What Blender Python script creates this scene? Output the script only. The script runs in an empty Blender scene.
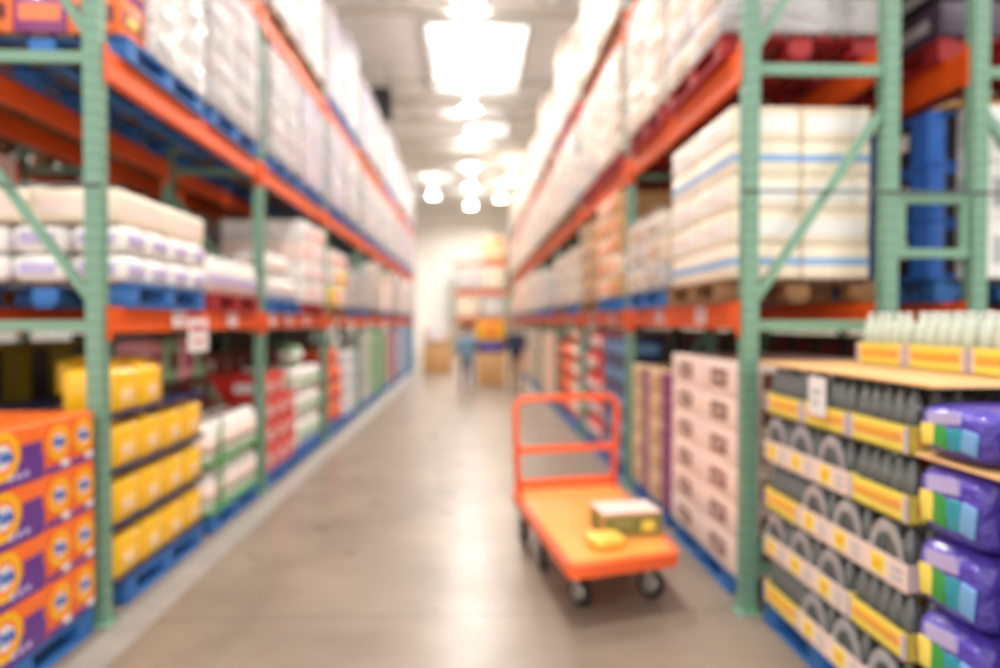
import bpy, bmesh, math, random
from mathutils import Vector, Matrix
random.seed(7)
S = bpy.context.scene
C = S.collection
PI = math.pi
R = math.radians

# ------------------------------------------------------------------ camera, world, exposure
cam_d = bpy.data.cameras.new('camera')
cam_d.sensor_width = 36.0
cam_d.lens = 24.01
cam_d.clip_end = 200
cam_d.dof.use_dof = True
cam_d.dof.focus_distance = 1.3
cam_d.dof.aperture_fstop = 0.86
cam = bpy.data.objects.new('camera', cam_d)
cam.location = (-0.02, 0, 1.685)
cam.rotation_euler = (R(90 - 1.1), 0, R(-2.4))
C.objects.link(cam)
S.camera = cam

S.view_settings.view_transform = 'Standard'
S.view_settings.look = 'None'
S.view_settings.gamma = 1.0
S.view_settings.use_curve_mapping = False
S.view_settings.exposure = 0.74
S.cycles.use_denoising = True
S.cycles.max_bounces = 8
S.cycles.transparent_max_bounces = 12
S.cycles.sample_clamp_indirect = 12
S.cycles.caustics_reflective = False
S.cycles.caustics_refractive = False

w = bpy.data.worlds.new('open_end_fill')
w.use_nodes = True
w.node_tree.nodes['Background'].inputs[0].default_value = (1.0, 0.97, 0.93, 1)
w.node_tree.nodes['Background'].inputs[1].default_value = 1.35  # even fill added through the open end behind the camera
S.world = w

LAMP_W = 112.0        # watts of each high-bay lamp
LAMP_GLOW = 22.0      # radiance of its lens
SKY_GLOW = 0.72       # skylight panels
LAMP_Z = 7.35
LAMPS = [(-0.08, y) for y in (8.0, 12.0, 15.0, 18.0, 21.2, 24.6, 28.4)] + \
        [(-6.2, y) for y in (8, 17, 26)] + [(6.2, y) for y in (8, 17, 26)] + \
        [(-1.78, 30.4), (1.3, 31.0), (1.6, 27.0), (-0.08, 33.0), (-0.08, 3.4), (-6.2, -1), (6.2, -1)]
WARM = {(6.2, 8), (1.6, 27.0), (1.3, 31.0), (6.2, 17), (6.2, 26)}  # these lamps are tinted to imitate a warm flare on the right
SKYLIGHTS = [(0.1, 16.6, 2.2, 4.2), (0.5, 22.2, 1.3, 2.0),
             (-6.2, 12, 2.3, 5), (6.2, 12, 2.3, 5), (-6.2, 23, 2.3, 5), (6.2, 23, 2.3, 5), (0, -2.5, 9, 3.0)]  # side-aisle and rear panels are unseen, added as fill
for i, (x, y) in enumerate(LAMPS):
    ld = bpy.data.lights.new('high_bay_light', 'AREA')
    ld.shape = 'DISK'; ld.size = 0.46; ld.energy = LAMP_W if y < 26 else LAMP_W * 0.9
    ld.color = (1.0, 0.82, 0.62) if (x, y) in WARM else (1.0, 0.96, 0.92)
    ld.spread = R(160)
    lo = bpy.data.objects.new('high_bay_light', ld)
    lo.location = (x, y, LAMP_Z - 0.03)
    C.objects.link(lo)
    ud = bpy.data.lights.new('ceiling_fill_uplight', 'AREA')     # upward light added at each lamp to brighten the ceiling
    ud.shape = 'DISK'; ud.size = 0.24; ud.energy = 55.0; ud.color = ld.color; ud.spread = R(175)
    uo = bpy.data.objects.new('ceiling_fill_uplight', ud); uo.location = (x, y, LAMP_Z + 0.31); uo.rotation_euler = (PI, 0, 0); C.objects.link(uo)

# ------------------------------------------------------------------ helpers
def srgb(r, g, b):
    f = lambda c: (c / 255 / 12.92) if c / 255 <= 0.04045 else ((c / 255 + 0.055) / 1.055) ** 2.4
    return (f(r), f(g), f(b), 1)

def mat(name, col, rough=0.5, metal=0.0, noise=0.08, scale=6.0, bump=0.0, bscale=40, coat=0.0, emit=None, alpha=None, stretch=None):
    m = bpy.data.materials.new(name); m.use_nodes = True
    nt = m.node_tree; b = nt.nodes['Principled BSDF']
    c = srgb(*col)
    b.inputs['Roughness'].default_value = rough
    b.inputs['Metallic'].default_value = metal
    b.inputs['Coat Weight'].default_value = coat
    tc = nt.nodes.new('ShaderNodeTexCoord')
    src = tc.outputs['Object']
    if stretch:
        mp = nt.nodes.new('ShaderNodeMapping'); mp.inputs['Scale'].default_value = stretch
        nt.links.new(src, mp.inputs[0]); src = mp.outputs[0]
    if noise:
        n = nt.nodes.new('ShaderNodeTexNoise'); n.inputs['Scale'].default_value = scale; n.inputs['Detail'].default_value = 4
        nt.links.new(src, n.inputs['Vector'])
        mx = nt.nodes.new('ShaderNodeMix'); mx.data_type = 'RGBA'
        mx.inputs[6].default_value = tuple(max(0, v * (1 - 2 * noise)) for v in c[:3]) + (1,)
        mx.inputs[7].default_value = tuple(min(1, v * (1 + 2 * noise)) for v in c[:3]) + (1,)
        nt.links.new(n.outputs[0], mx.inputs[0]); nt.links.new(mx.outputs[2], b.inputs['Base Color'])
    else:
        b.inputs['Base Color'].default_value = c
    if bump:
        n2 = nt.nodes.new('ShaderNodeTexNoise'); n2.inputs['Scale'].default_value = bscale; n2.inputs['Detail'].default_value = 3
        nt.links.new(src, n2.inputs['Vector'])
        bp = nt.nodes.new('ShaderNodeBump'); bp.inputs['Strength'].default_value = bump; bp.inputs['Distance'].default_value = 0.05
        nt.links.new(n2.outputs[0], bp.inputs['Height']); nt.links.new(bp.outputs[0], b.inputs['Normal'])
    if emit:
        b.inputs['Emission Color'].default_value = c; b.inputs['Emission Strength'].default_value = emit
    if alpha is not None:
        b.inputs['Alpha'].default_value = alpha
    return m

class MB:
    """collects shapes with material indices into one mesh"""
    def __init__(s): s.v = []; s.f = []; s.m = []; s.sm = []
    def quad(s, pts, mi=0, smooth=False):
        n = len(s.v); s.v += [tuple(p) for p in pts]; s.f.append(tuple(range(n, n + len(pts)))); s.m.append(mi); s.sm.append(smooth)
    def box(s, c, d, mi=0, rot=None, bev=0.0):
        x, y, z = d[0] / 2, d[1] / 2, d[2] / 2
        if bev:
            bm = bmesh.new(); bmesh.ops.create_cube(bm, size=1)
            for v in bm.verts: v.co = Vector((v.co.x * d[0], v.co.y * d[1], v.co.z * d[2]))
            bmesh.ops.bevel(bm, geom=bm.edges[:], offset=min(bev, x * .9, y * .9, z * .9), segments=2, affect='EDGES', profile=0.6)
            s.bm(bm, c, rot, mi, True); return
        P = [Vector(p) for p in ((-x, -y, -z), (x, -y, -z), (x, y, -z), (-x, y, -z), (-x, -y, z), (x, -y, z), (x, y, z), (-x, y, z))]
        if rot is not None: P = [rot @ p for p in P]
        c = Vector(c); n = len(s.v); s.v += [tuple(p + c) for p in P]
        for q in ((3, 2, 1, 0), (4, 5, 6, 7), (0, 1, 5, 4), (1, 2, 6, 5), (2, 3, 7, 6), (3, 0, 4, 7)):
            s.f.append(tuple(n + i for i in q)); s.m.append(mi); s.sm.append(False)
    def bm(s, bm, c=(0, 0, 0), rot=None, mi=0, smooth=True):
        c = Vector(c); n = len(s.v); bm.verts.index_update()
        for v in bm.verts:
            p = rot @ v.co if rot is not None else v.co
            s.v.append(tuple(p + c))
        for f in bm.faces:
            s.f.append(tuple(n + v.index for v in f.verts)); s.m.append(mi); s.sm.append(smooth)
        bm.free()
    def bar(s, a, b, w, h, mi=0):
        a, b = Vector(a), Vector(b); d = b - a
        q = d.to_track_quat('X', 'Z').to_matrix()
        s.box((a + b) / 2, (d.length, w, h), mi, q)
    def lathe(s, prof, c=(0, 0, 0), n=14, mi=0, rot=None, smooth=True, mfun=None):
        c = Vector(c); base = len(s.v)
        for r, z in prof:
            for i in range(n):
                a = 2 * PI * i / n; p = Vector((r * math.cos(a), r * math.sin(a), z))
                if rot is not None: p = rot @ p
                s.v.append(tuple(p + c))
        for k in range(len(prof) - 1):
            for i in range(n):
                j = (i + 1) % n
                s.f.append((base + k * n + i, base + k * n + j, base + (k + 1) * n + j, base + (k + 1) * n + i))
                s.m.append(mfun(k) if mfun else mi); s.sm.append(smooth)
        s.f.append(tuple(base + i for i in range(n))[::-1]); s.m.append(mfun(0) if mfun else mi); s.sm.append(False)
        s.f.append(tuple(base + (len(prof) - 1) * n + i for i in range(n))); s.m.append(mfun(len(prof) - 2) if mfun else mi); s.sm.append(False)
    def tube(s, pts, r, n=10, mi=0):
        pts = [Vector(p) for p in pts]; base = len(s.v)
        for k, p in enumerate(pts):
            t = (pts[min(k + 1, len(pts) - 1)] - pts[max(k - 1, 0)]).normalized()
            q = (t0.rotation_difference(t).to_matrix() @ q) if k else t.to_track_quat('Z', 'Y').to_matrix()
            t0 = t
            for i in range(n):
                a = 2 * PI * i / n
                s.v.append(tuple(p + q @ Vector((r * math.cos(a), r * math.sin(a), 0))))
        for k in range(len(pts) - 1):
            for i in range(n):
                j = (i + 1) % n
                s.f.append((base + k * n + i, base + k * n + j, base + (k + 1) * n + j, base + (k + 1) * n + i)); s.m.append(mi); s.sm.append(True)
        s.f.append(tuple(base + i for i in range(n))[::-1]); s.m.append(mi); s.sm.append(False)
        s.f.append(tuple(base + (len(pts) - 1) * n + i for i in range(n))); s.m.append(mi); s.sm.append(False)
    def mesh(s, name, mats):
        me = bpy.data.meshes.new(name); me.from_pydata(s.v, [], s.f)
        for m in mats: me.materials.append(m)
        me.polygons.foreach_set('material_index', s.m); me.polygons.foreach_set('use_smooth', s.sm); me.update()
        return me

def link(name, data, parent=None, loc=(0, 0, 0), rotz=0.0):
    o = bpy.data.objects.new(name, data); C.objects.link(o)
    o.location = loc; o.rotation_euler = (0, 0, rotz)
    if parent is not None: o.parent = parent
    return o

def tag(o, label, cat, group=None):
    o['label'] = label; o['category'] = cat
    if group: o['group'] = group
    return o

def struct(name, mb, mats):
    o = link(name, mb.mesh(name, mats)); o['kind'] = 'structure'; return o

# a kit: (name, category, [ (part name, mesh, local loc, part label or None, [sub parts]) ]) ; a kit with one entry is a single mesh
def place(kit, loc, rotz, label, group=None):
    name, cat, parts = kit
    if len(parts) == 1 and not parts[0][4]:
        o = link(name, parts[0][1], None, loc, rotz)
    else:
        o = link(name, None, None, loc, rotz)
        o.empty_display_size = 0.1
        for pn, me, pl, plab, subs in parts:
            c = link(pn, me, o, pl)
            if plab: c['label'] = plab
            for sn, sme, sl, slab, _ in subs:
                d = link(sn, sme, c, sl)
                if slab: d['label'] = slab
    return tag(o, label, cat, group)

def P_(name, mb, mats, loc=(0, 0, 0), label=None, subs=()):
    return (name, mb.mesh(name, mats), loc, label, list(subs))

ORD = ['first', 'second', 'third', 'fourth', 'fifth', 'sixth', 'seventh', 'eighth', 'ninth', 'tenth', 'eleventh', 'twelfth']

# ------------------------------------------------------------------ materials
M = {}
M['teal'] = mat('teal_paint', (114, 154, 132), 0.42, 0.0, 0.07, 5)
M['hole'] = mat('dark_slot', (98, 134, 118), 0.7)
M['orange'] = mat('orange_paint', (230, 88, 16), 0.5, 0.0, 0.08, 3)
M['bolt'] = mat('steel', (150, 150, 150), 0.35, 0.8)
M['tagw'] = mat('white_card', (238, 232, 232), 0.5, noise=0.03)
M['tagp'] = mat('price_print', (200, 120, 130), 0.6)
M['bluep'] = mat('blue_paint_wood', (46, 108, 178), 0.6, noise=0.15)
M['redp'] = mat('red_paint_wood', (160, 32, 38), 0.6, noise=0.15)
M['wood'] = mat('pallet_wood', (140, 100, 66), 0.8, noise=0.2, scale=4)
M['shadewood'] = mat('shaded_pallet_wood', (104, 86, 72), 0.85, noise=0.2, scale=4)  # dark brown puts the shade under the pallet decks into the colour
M['ply'] = mat('plywood', (226, 178, 122), 0.7, noise=0.1, scale=3)
M['cable'] = mat('dark_cable', (84, 92, 90), 0.5)
for k, c in dict(white=(236, 234, 232), cream=(240, 226, 204), peach=(240, 212, 186), grey=(176, 178, 180), tan=(206, 158, 104), kraft=(190, 140, 90),
                 red=(214, 40, 32), dkred=(120, 24, 24), orangeb=(240, 110, 34), yellow=(250, 184, 22), purple=(96, 48, 140), violet=(92, 74, 184),
                 blue=(40, 100, 190), navy=(30, 42, 92), ltblue=(120, 170, 220), green=(60, 156, 70), ltgreen=(150, 200, 160), pink=(236, 170, 176),
                 magenta=(170, 40, 110), olive=(146, 132, 20), black=(22, 22, 26), dkgreen=(44, 70, 52), brown=(92, 52, 30), lilac=(190, 178, 222),
                 salmon=(255, 120, 60), plum=(136, 44, 116), lemon=(248, 222, 96), palepink=(244, 220, 210), brownprint=(120, 72, 58), teal2=(40, 150, 170)).items():
    M[k] = mat('print_' + k, c, 0.38, noise=0.05, coat=0.15)
M['mossy'] = mat('print_moss', (120, 122, 66), .45); M['olive2'] = mat('print_olive', (150, 146, 90), .45)
M['stripg'] = mat('pale_floor_strip', (156, 150, 142), .5, noise=.12, scale=5); M['labely'] = mat('print_amber', (252, 196, 84), .4); M['softor'] = mat('print_soft_orange', (238, 158, 84), .4)
M['loadw'] = mat('print_offwhite', (196, 193, 195), .4); M['loadw2'] = mat('print_pinkish_white', (206, 190, 189), .4); M['loadl'] = mat('print_greyish_lilac', (186, 180, 196), .4); M['plumd'] = mat('print_dark_plum', (70, 52, 74), .4)
M['sand'] = mat('print_sand', (226, 190, 146), .4)
M['glossw'] = mat('glossy_white_plastic', (242, 240, 236), 0.22, noise=0.04, coat=0.4)
M['glossy'] = mat('glossy_yellow_plastic', (255, 192, 30), 0.25, noise=0.05, coat=0.4)
M['darkglass'] = mat('smoked_bottle', (104, 108, 108), 0.12, noise=0.2, scale=14, coat=0.6)
M['paleglass'] = mat('pale_green_bottle', (200, 210, 196), 0.12, noise=0.12, scale=14, coat=0.6)
M['film'] = mat('milky_film', (168, 168, 172), 0.25, noise=0.08, coat=0.5, bump=0.4, bscale=14)
M['bagp'] = mat('violet_bag_film', (84, 66, 178), 0.28, noise=0.12, scale=9, coat=0.5, bump=0.7, bscale=16)
M['rubber'] = mat('black_rubber', (34, 32, 32), 0.6)
M['steelw'] = mat('wheel_steel', (176, 172, 168), 0.3, 0.7)
M['deck'] = mat('sheen_orange_deck', (255, 170, 84), 0.3, noise=0.08, scale=2.5, coat=0.5)  # lighter than the rim: reflected sheen is put into the colour
M['cart'] = mat('cart_orange', (255, 104, 50), 0.35, noise=0.04, coat=0.3)
M['skin'] = mat('skin', (214, 160, 130), 0.5)
M['hair'] = mat('hair', (60, 42, 32), 0.6)
M['shirtb'] = mat('pale_blue_cloth', (120, 158, 190), 0.8)
M['jeans'] = mat('denim', (90, 104, 130), 0.8)
M['navyc'] = mat('navy_cloth', (38, 48, 78), 0.8)
M['khaki'] = mat('khaki_cloth', (170, 140, 110), 0.8)
M['shoe'] = mat('brown_shoe', (90, 56, 42), 0.6)
M['wallp'] = mat('wall_paint', (244, 242, 238), 0.7, noise=0.03, scale=1.0)
M['ceilp'] = mat('ceiling_metal', (246, 246, 244), 0.6, noise=0.06, scale=0.8)
M['joist'] = mat('joist_paint', (206, 202, 190), 0.6)
M['lens'] = mat('lamp_lens', (255, 250, 240), 0.4, noise=0, emit=LAMP_GLOW)
M['sky'] = mat('skylight_panel', (250, 251, 255), 0.5, noise=0, emit=SKY_GLOW)
M['unit'] = mat('heater_grey', (70, 72, 76), 0.5)

def wrap_mat():
    m = bpy.data.materials.new('shrink_wrap'); m.use_nodes = True
    nt = m.node_tree; nt.nodes.clear()
    out = nt.nodes.new('ShaderNodeOutputMaterial')
    mix = nt.nodes.new('ShaderNodeMixShader'); tr = nt.nodes.new('ShaderNodeBsdfTransparent')
    pb = nt.nodes.new('ShaderNodeBsdfPrincipled')
    pb.inputs['Base Color'].default_value = (0.60, 0.59, 0.60, 1); pb.inputs['Roughness'].default_value = 0.05; pb.inputs['IOR'].default_value = 1.7
    tc = nt.nodes.new('ShaderNodeTexCoord')
    mp = nt.nodes.new('ShaderNodeMapping'); mp.inputs['Scale'].default_value = (1.3, 1.3, 3.0)
    n = nt.nodes.new('ShaderNodeTexNoise'); n.inputs['Scale'].default_value = 4; n.inputs['Detail'].default_value = 2.5; n.inputs['Distortion'].default_value = 1.2
    bp = nt.nodes.new('ShaderNodeBump'); bp.inputs['Strength'].default_value = 1.0; bp.inputs['Distance'].default_value = 0.12
    nt.links.new(tc.outputs['Object'], mp.inputs[0]); nt.links.new(mp.outputs[0], n.inputs['Vector'])
    nt.links.new(n.outputs[0], bp.inputs['Height']); nt.links.new(bp.outputs[0], pb.inputs['Normal'])
    cr = nt.nodes.new('ShaderNodeMapRange'); cr.inputs[1].default_value = 0.35; cr.inputs[2].default_value = 0.75
    cr.inputs[3].default_value = 0.12; cr.inputs[4].default_value = 0.5
    nt.links.new(n.outputs[0], cr.inputs[0]); nt.links.new(cr.outputs[0], mix.inputs[0])
    nt.links.new(tr.outputs[0], mix.inputs[1]); nt.links.new(pb.outputs[0], mix.inputs[2]); nt.links.new(mix.outputs[0], out.inputs[0])
    return m
M['wrap'] = wrap_mat()

def floor_mat():
    m = bpy.data.materials.new('polished_concrete'); m.use_nodes = True
    nt = m.node_tree; b = nt.nodes['Principled BSDF']
    tc = nt.nodes.new('ShaderNodeTexCoord')
    n = nt.nodes.new('ShaderNodeTexNoise'); n.inputs['Scale'].default_value = 1.3; n.inputs['Detail'].default_value = 8
    cr = nt.nodes.new('ShaderNodeValToRGB')
    cr.color_ramp.elements[0].position = 0.3; cr.color_ramp.elements[0].color = srgb(124, 111, 98)
    cr.color_ramp.elements[1].position = 0.7; cr.color_ramp.elements[1].color = srgb(150, 136, 121)
    nt.links.new(tc.outputs['Object'], n.inputs['Vector']); nt.links.new(n.outputs[0], cr.inputs[0])
    # saw-cut slab joints
    br = nt.nodes.new('ShaderNodeTexBrick'); br.offset = 0; br.inputs['Scale'].default_value = 1
    br.inputs['Brick Width'].default_value = 4.2; br.inputs['Row Height'].default_value = 4.2
    br.inputs['Mortar Size'].default_value = 0.008
    mp = nt.nodes.new('ShaderNodeMapping'); mp.inputs['Location'].default_value = (2.2, 0.4, 0)
    nt.links.new(tc.outputs['Object'], mp.inputs[0]); nt.links.new(mp.outputs[0], br.inputs['Vector'])
    mx = nt.nodes.new('ShaderNodeMix'); mx.data_type = 'RGBA'; mx.inputs[7].default_value = srgb(90, 82, 76)
    nt.links.new(br.outputs['Fac'], mx.inputs[0]); nt.links.new(cr.outputs[0], mx.inputs[6]); nt.links.new(mx.outputs[2], b.inputs['Base Color'])
    n2 = nt.nodes.new('ShaderNodeTexNoise'); n2.inputs['Scale'].default_value = 3; n2.inputs['Detail'].default_value = 5
    mr = nt.nodes.new('ShaderNodeMapRange'); mr.inputs[3].default_value = 0.22; mr.inputs[4].default_value = 0.38
    nt.links.new(tc.outputs['Object'], n2.inputs['Vector']); nt.links.new(n2.outputs[0], mr.inputs[0]); nt.links.new(mr.outputs[0], b.inputs['Roughness'])
    b.inputs['Specular IOR Level'].default_value = 0.3
    return m
M['floor'] = floor_mat()

# ------------------------------------------------------------------ building shell
XL, XR, Y0, Y1, ZC = -9.5, 9.5, -6.0, 36.0, 8.2
m = MB(); m.box(((XL + XR) / 2, (Y0 + Y1) / 2, -0.1), (XR - XL, Y1 - Y0, 0.2)); struct('floor', m, [M['floor']])
m = MB(); m.box(((XL + XR) / 2, (Y0 + Y1) / 2, ZC + 0.1), (XR - XL, Y1 - Y0, 0.16))
y = Y0 + 0.3
while y < Y1:                       # corrugated deck ribs
    m.box(((XL + XR) / 2, y, ZC), (XR - XL - .02, 0.12, 0.06)); y += 0.6
struct('ceiling', m, [M['ceilp']])
m = MB(); m.box((0, Y1 + 0.1, ZC / 2), (XR - XL, 0.2, ZC))
for i in range(13): m.box((XL + 0.8 + i * 1.5, Y1 - 0.01, ZC / 2 + 0.6), (0.06, 0.03, ZC - 1.4))
struct('wall_back', m, [M['wallp']])
m = MB(); m.box((XL - 0.1, (Y0 + Y1) / 2, ZC / 2), (0.2, Y1 - Y0, ZC)); struct('wall_left', m, [M['wallp']])
m = MB(); m.box((XR + 0.1, (Y0 + Y1) / 2, ZC / 2), (0.2, Y1 - Y0, ZC)); struct('wall_right', m, [M['wallp']])
m = MB()
m.box((-1.90, 13.5, 0.003), (0.2, 22.0, 0.006)); struct('trim_1', m, [M['stripg']])  # pale grey strip along the left rack
for i, (x, y, wx, wy) in enumerate(SKYLIGHTS):
    m = MB(); m.box((x, y, ZC - 0.06), (wx, wy, 0.04), 0)
    for sx in (-1, 1): m.box((x + sx * (wx / 2 + .04), y, ZC - 0.08), (0.08, wy + .16, 0.12), 1)
    for sy in (-1, 1): m.box((x, y + sy * (wy / 2 + .04), ZC - 0.08), (wx, 0.08, 0.12), 1)
    for k in range(1, 3): m.box((x, y - wy / 2 + wy * k / 3, ZC - 0.09), (wx, 0.05, 0.04), 1)
    struct('window_%d' % (i + 1), m, [M['sky'], M['joist']])
# open-web joists and girders
def joist(y, depth, big, idx):
    m = MB(); t = 0.12 if big else 0.07
    zt, zb = ZC - 0.16, ZC - 0.16 - depth
    m.box((0, y, zt), (XR - XL - .1, t, t)); m.box((0, y, zb), (XR - XL - .1, t, t))
    n = 26
    for k in range(n):
        a = XL + 0.1 + (XR - XL - .2) * k / n; b = XL + 0.1 + (XR - XL - .2) * (k + 1) / n
        m.bar((a, y, zb if k % 2 else zt), (b, y, zt if k % 2 else zb), t * .5, t * .5)
    struct('trim_%d' % idx, m, [M['joist']])
ji = 2
for k, y in enumerate([10.6, 12.2, 17.9, 19.6, 24.0, 26.0, 28.0, 31.6, 33.8]):
    joist(y, 0.5 if k not in (1, 8) else 0.75, k in (1, 3, 8), ji); ji += 1

def lamp_kit():
    a = MB(); a.lathe([(0.07, 0.30), (0.10, 0.28), (0.14, 0.2), (0.25, 0.02), (0.27, 0.0), (0.25, 0.0)], n=20)
    b = MB(); b.lathe([(0.235, -0.004), (0.235, 0.0)], n=20)
    c = MB(); c.lathe([(0.09, 0.3), (0.09, 0.46), (0.05, 0.5)], n=16)
    d = MB(); d.tube([(0, 0, 0.5), (0, 0, ZC - LAMP_Z - 0.02)], 0.012, 6)
    return ('high_bay_lamp', 'ceiling lamp', [P_('reflector', a, [M['joist']]), P_('lens', b, [M['lens']], (0, 0, -0.004), 'glowing round lens'), P_('driver_housing', c, [M['unit']]), P_('stem', d, [M['bolt']])])
LK = lamp_kit()
mid = sorted([p for p in LAMPS if abs(p[0] + .08) < .01], key=lambda p: p[1])
for x, y in LAMPS:
    if abs(x + .08) < .01: lab = 'glowing high bay ceiling lamp over the aisle, %s one away from the camera' % ORD[mid.index((x, y))]
    elif abs(x) < 3: lab = {(-1.78, 30.4): 'glowing high bay ceiling lamp near back wall, left of the middle lamp row', (1.3, 31.0): 'glowing high bay ceiling lamp near back wall, right of the middle lamp row', (1.6, 27.0): 'warm high bay ceiling lamp above the far end of the right rack'}[(x, y)]
    else:
        lab = 'high bay ceiling lamp above the hidden %s aisle, at %s' % ('left' if x < 0 else 'right', {-1: 'the aisle mouth', 8: 'the near end', 17: 'its middle', 26: 'the far end'}[y])
    place(LK, (x, y, LAMP_Z), 0, lab, 'high bay ceiling lamps')
# unit heater hanging top left
a = MB(); a.box((0, 0, 0), (0.8, 0.5, 0.75), 0, bev=0.03)
b = MB()
for k in range(6): b.box((0, -0.27, -0.28 + k * 0.11), (0.7, 0.03, 0.05), 0, Matrix.Rotation(0.5, 3, 'X'))
c = MB()
for sx in (-.32, .32): c.tube([(sx, 0, .38), (sx, 0, ZC - 7.2 - .02)], 0.015, 6)
place(('unit_heater', 'heater', [P_('housing', a, [M['unit']]), P_('louvre', b, [M['black']]), P_('hanger', c, [M['bolt']])]), (-2.45, 17.2, 7.2), 0, 'dark grey unit heater hanging from the ceiling above the left rack')

# ------------------------------------------------------------------ pallet racks
BL, BRT = 2.82, 2.86
YL, YR = 3.78, 3.79
LEFT_X = [(-2.09, -2.95), (-3.47, -4.33)]
RIGHT_X = [(1.575, 2.39), (2.92, 3.765)]
NL, NR = 7, 8
HT = 6.0
PW = 0.085
ZL = [(1.62, 1.765), (3.055, 3.215), (4.585, 4.745)]
ZR = [(1.64, 1.80), (3.11, 3.29), (4.61, 4.77)]

post_me = {}
def post_mesh(h):
    if h not in post_me:
        m = MB(); m.box((0, 0, h / 2 + .006), (PW, PW, h), 0)
        z = 0.15
        while z < h - 0.1:         # teardrop slots on the faces
            for sx in (-0.02, 0.02):
                for s in (-1, 1):
                    m.box((sx, s * (PW / 2 + .0008), z), (0.014, 0.002, 0.032), 1)
                    m.box((s * (PW / 2 + .0008), sx, z), (0.002, 0.014, 0.032), 1)
            z += 0.0762
        bm_ = MB(); bm_.box((0, 0, 0.005), (0.15, 0.15, 0.01), 0, bev=.003)
        for sx in (-.06, .06): bm_.lathe([(0.01, 0.01), (0.01, 0.03)], (sx, .06, 0), 6, 1)
        post_me[h] = (m.mesh('post', [M['teal'], M['hole']]), bm_.mesh('base_plate', [M['teal'], M['bolt']]))
    return post_me[h]

frame_cache = {}
def upright(xa, xb, y, label, updown=1, cable=False, group=None):
    """frame between posts at xa (aisle side) and xb"""
    pm, bpm = post_mesh(HT)
    o = link('upright_frame', None, None, (xa, y, 0)); tag(o, label, 'rack upright', group)
    w_ = xb - xa; s = 1 if w_ > 0 else -1
    for dx in (0, w_):
        p = link('post', pm, o, (dx, 0, 0)); link('base_plate', bpm, p, (0, 0, 0))
    key = (round(w_, 3), updown)
    if key not in frame_cache:
        hs = []
        a = s * PW / 2; b = w_ - s * PW / 2
        for z in (0.25, 1.66, 3.13, 4.63, 5.7):
            mm = MB(); mm.bar((a, 0, z), (b, 0, z), 0.035, 0.06); hs.append(('horizontal_brace', mm.mesh('horizontal_brace', [M['teal']])))
        for z0, z1 in ((0.3, 1.6), (1.82, 2.90), (3.27, 4.5), (4.75, 5.6)):
            mm = MB()
            if updown > 0: mm.bar((a, 0, z0), (b, 0, z1), 0.035, 0.05)
            else: mm.bar((a, 0, z1), (b, 0, z0), 0.035, 0.05)
            hs.append(('diagonal_brace', mm.mesh('diagonal_brace', [M['teal']])))
        frame_cache[key] = hs
    for n, me in frame_cache[key]: link(n, me, o)
    return o

def beam_kit(x, dirx, L, h, plain=False):
    """box beam with stepped shelf edge, plates at both ends; dirx is the outward direction"""
    m = MB(); g = PW / 2 + 0.006
    m.box((0, L / 2, h / 2), (0.05, L - 2 * g, h), 0)
    m.box((-dirx * 0.03, L / 2, h / 2 - .02), (0.012, L - 2 * g, h - .04), 0)
    parts = [('face', m)]
    for yy in (g + 0.002, L - g - 0.002):
        c = MB(); c.box((dirx * 0.004, yy, h / 2 - 0.03), (0.06, 0.008, h + 0.07), 0)
        c.box((dirx * (PW / 2 + .006), yy + (-.022 if yy < L / 2 else .022), h / 2 - .02), (0.008, 0.044, h + .05), 0)
        c.box((dirx * (PW / 4 + .016), yy, h / 2 - .02), (PW / 2 - .03, 0.006, h + .05), 0)
        for dz in (-.04, .0, .04): c.box((dirx * 0.036, yy, h / 2 - .03 + dz * 1.2), (0.008, 0.02, 0.02), 1)
        parts.append(('connector_plate', c))
    return ('load_beam', 'rack beam', [P_(n, mm, [M['orange'], M['bolt']]) for n, mm in parts])

bk = {}
def beam(x, dirx, y, L, z0, z1, label, group):
    key = (dirx, round(L, 3), round(z1 - z0, 3))
    if key not in bk: bk[key] = beam_kit(x, dirx, L, z1 - z0)
    return place(bk[key], (x, y, z0), 0, label, group)

LV = ['lowest', 'middle', 'top']
for side, XS, Yst, B, N, ZZ in (('left', LEFT_X, YL, BL, NL, ZL), ('right', RIGHT_X, YR, BRT, NR, ZR)):
    for r, (xa, xb) in enumerate(XS):
        rname = '%s rack facing the aisle' % side if r == 0 else 'rack behind the %s rack' % side
        for k in range(N + 1):
            if k == 0: lab = 'teal perforated upright frame at the near end of the ' + (rname if r else side + ' rack')
            else: lab = 'teal upright frame of the %s, %s behind its end frame' % (rname, ORD[k - 1])
            upright(xa, xb, Yst + k * B, lab, 1 if r == 0 else -1, group='uprights of the ' + rname)
        d = 1 if side == 'left' else -1
        n_b = N if r == 0 else 4
        for k in range(n_b):
            for li, (z0, z1) in enumerate(ZZ):
                beam(xa, d, Yst + k * B, B, z0, z1, 'orange load beam on front of %s, %s level, %s bay back' % (rname, LV[li], ORD[k]), 'front beams of the ' + rname)
                if k < 4 and li < 2: beam(xb, -d, Yst + k * B, B, z0, z1, 'orange load beam at rear of %s, %s level, %s bay back' % (rname, LV[li], ORD[k]), 'rear beams of the ' + rname)
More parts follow.
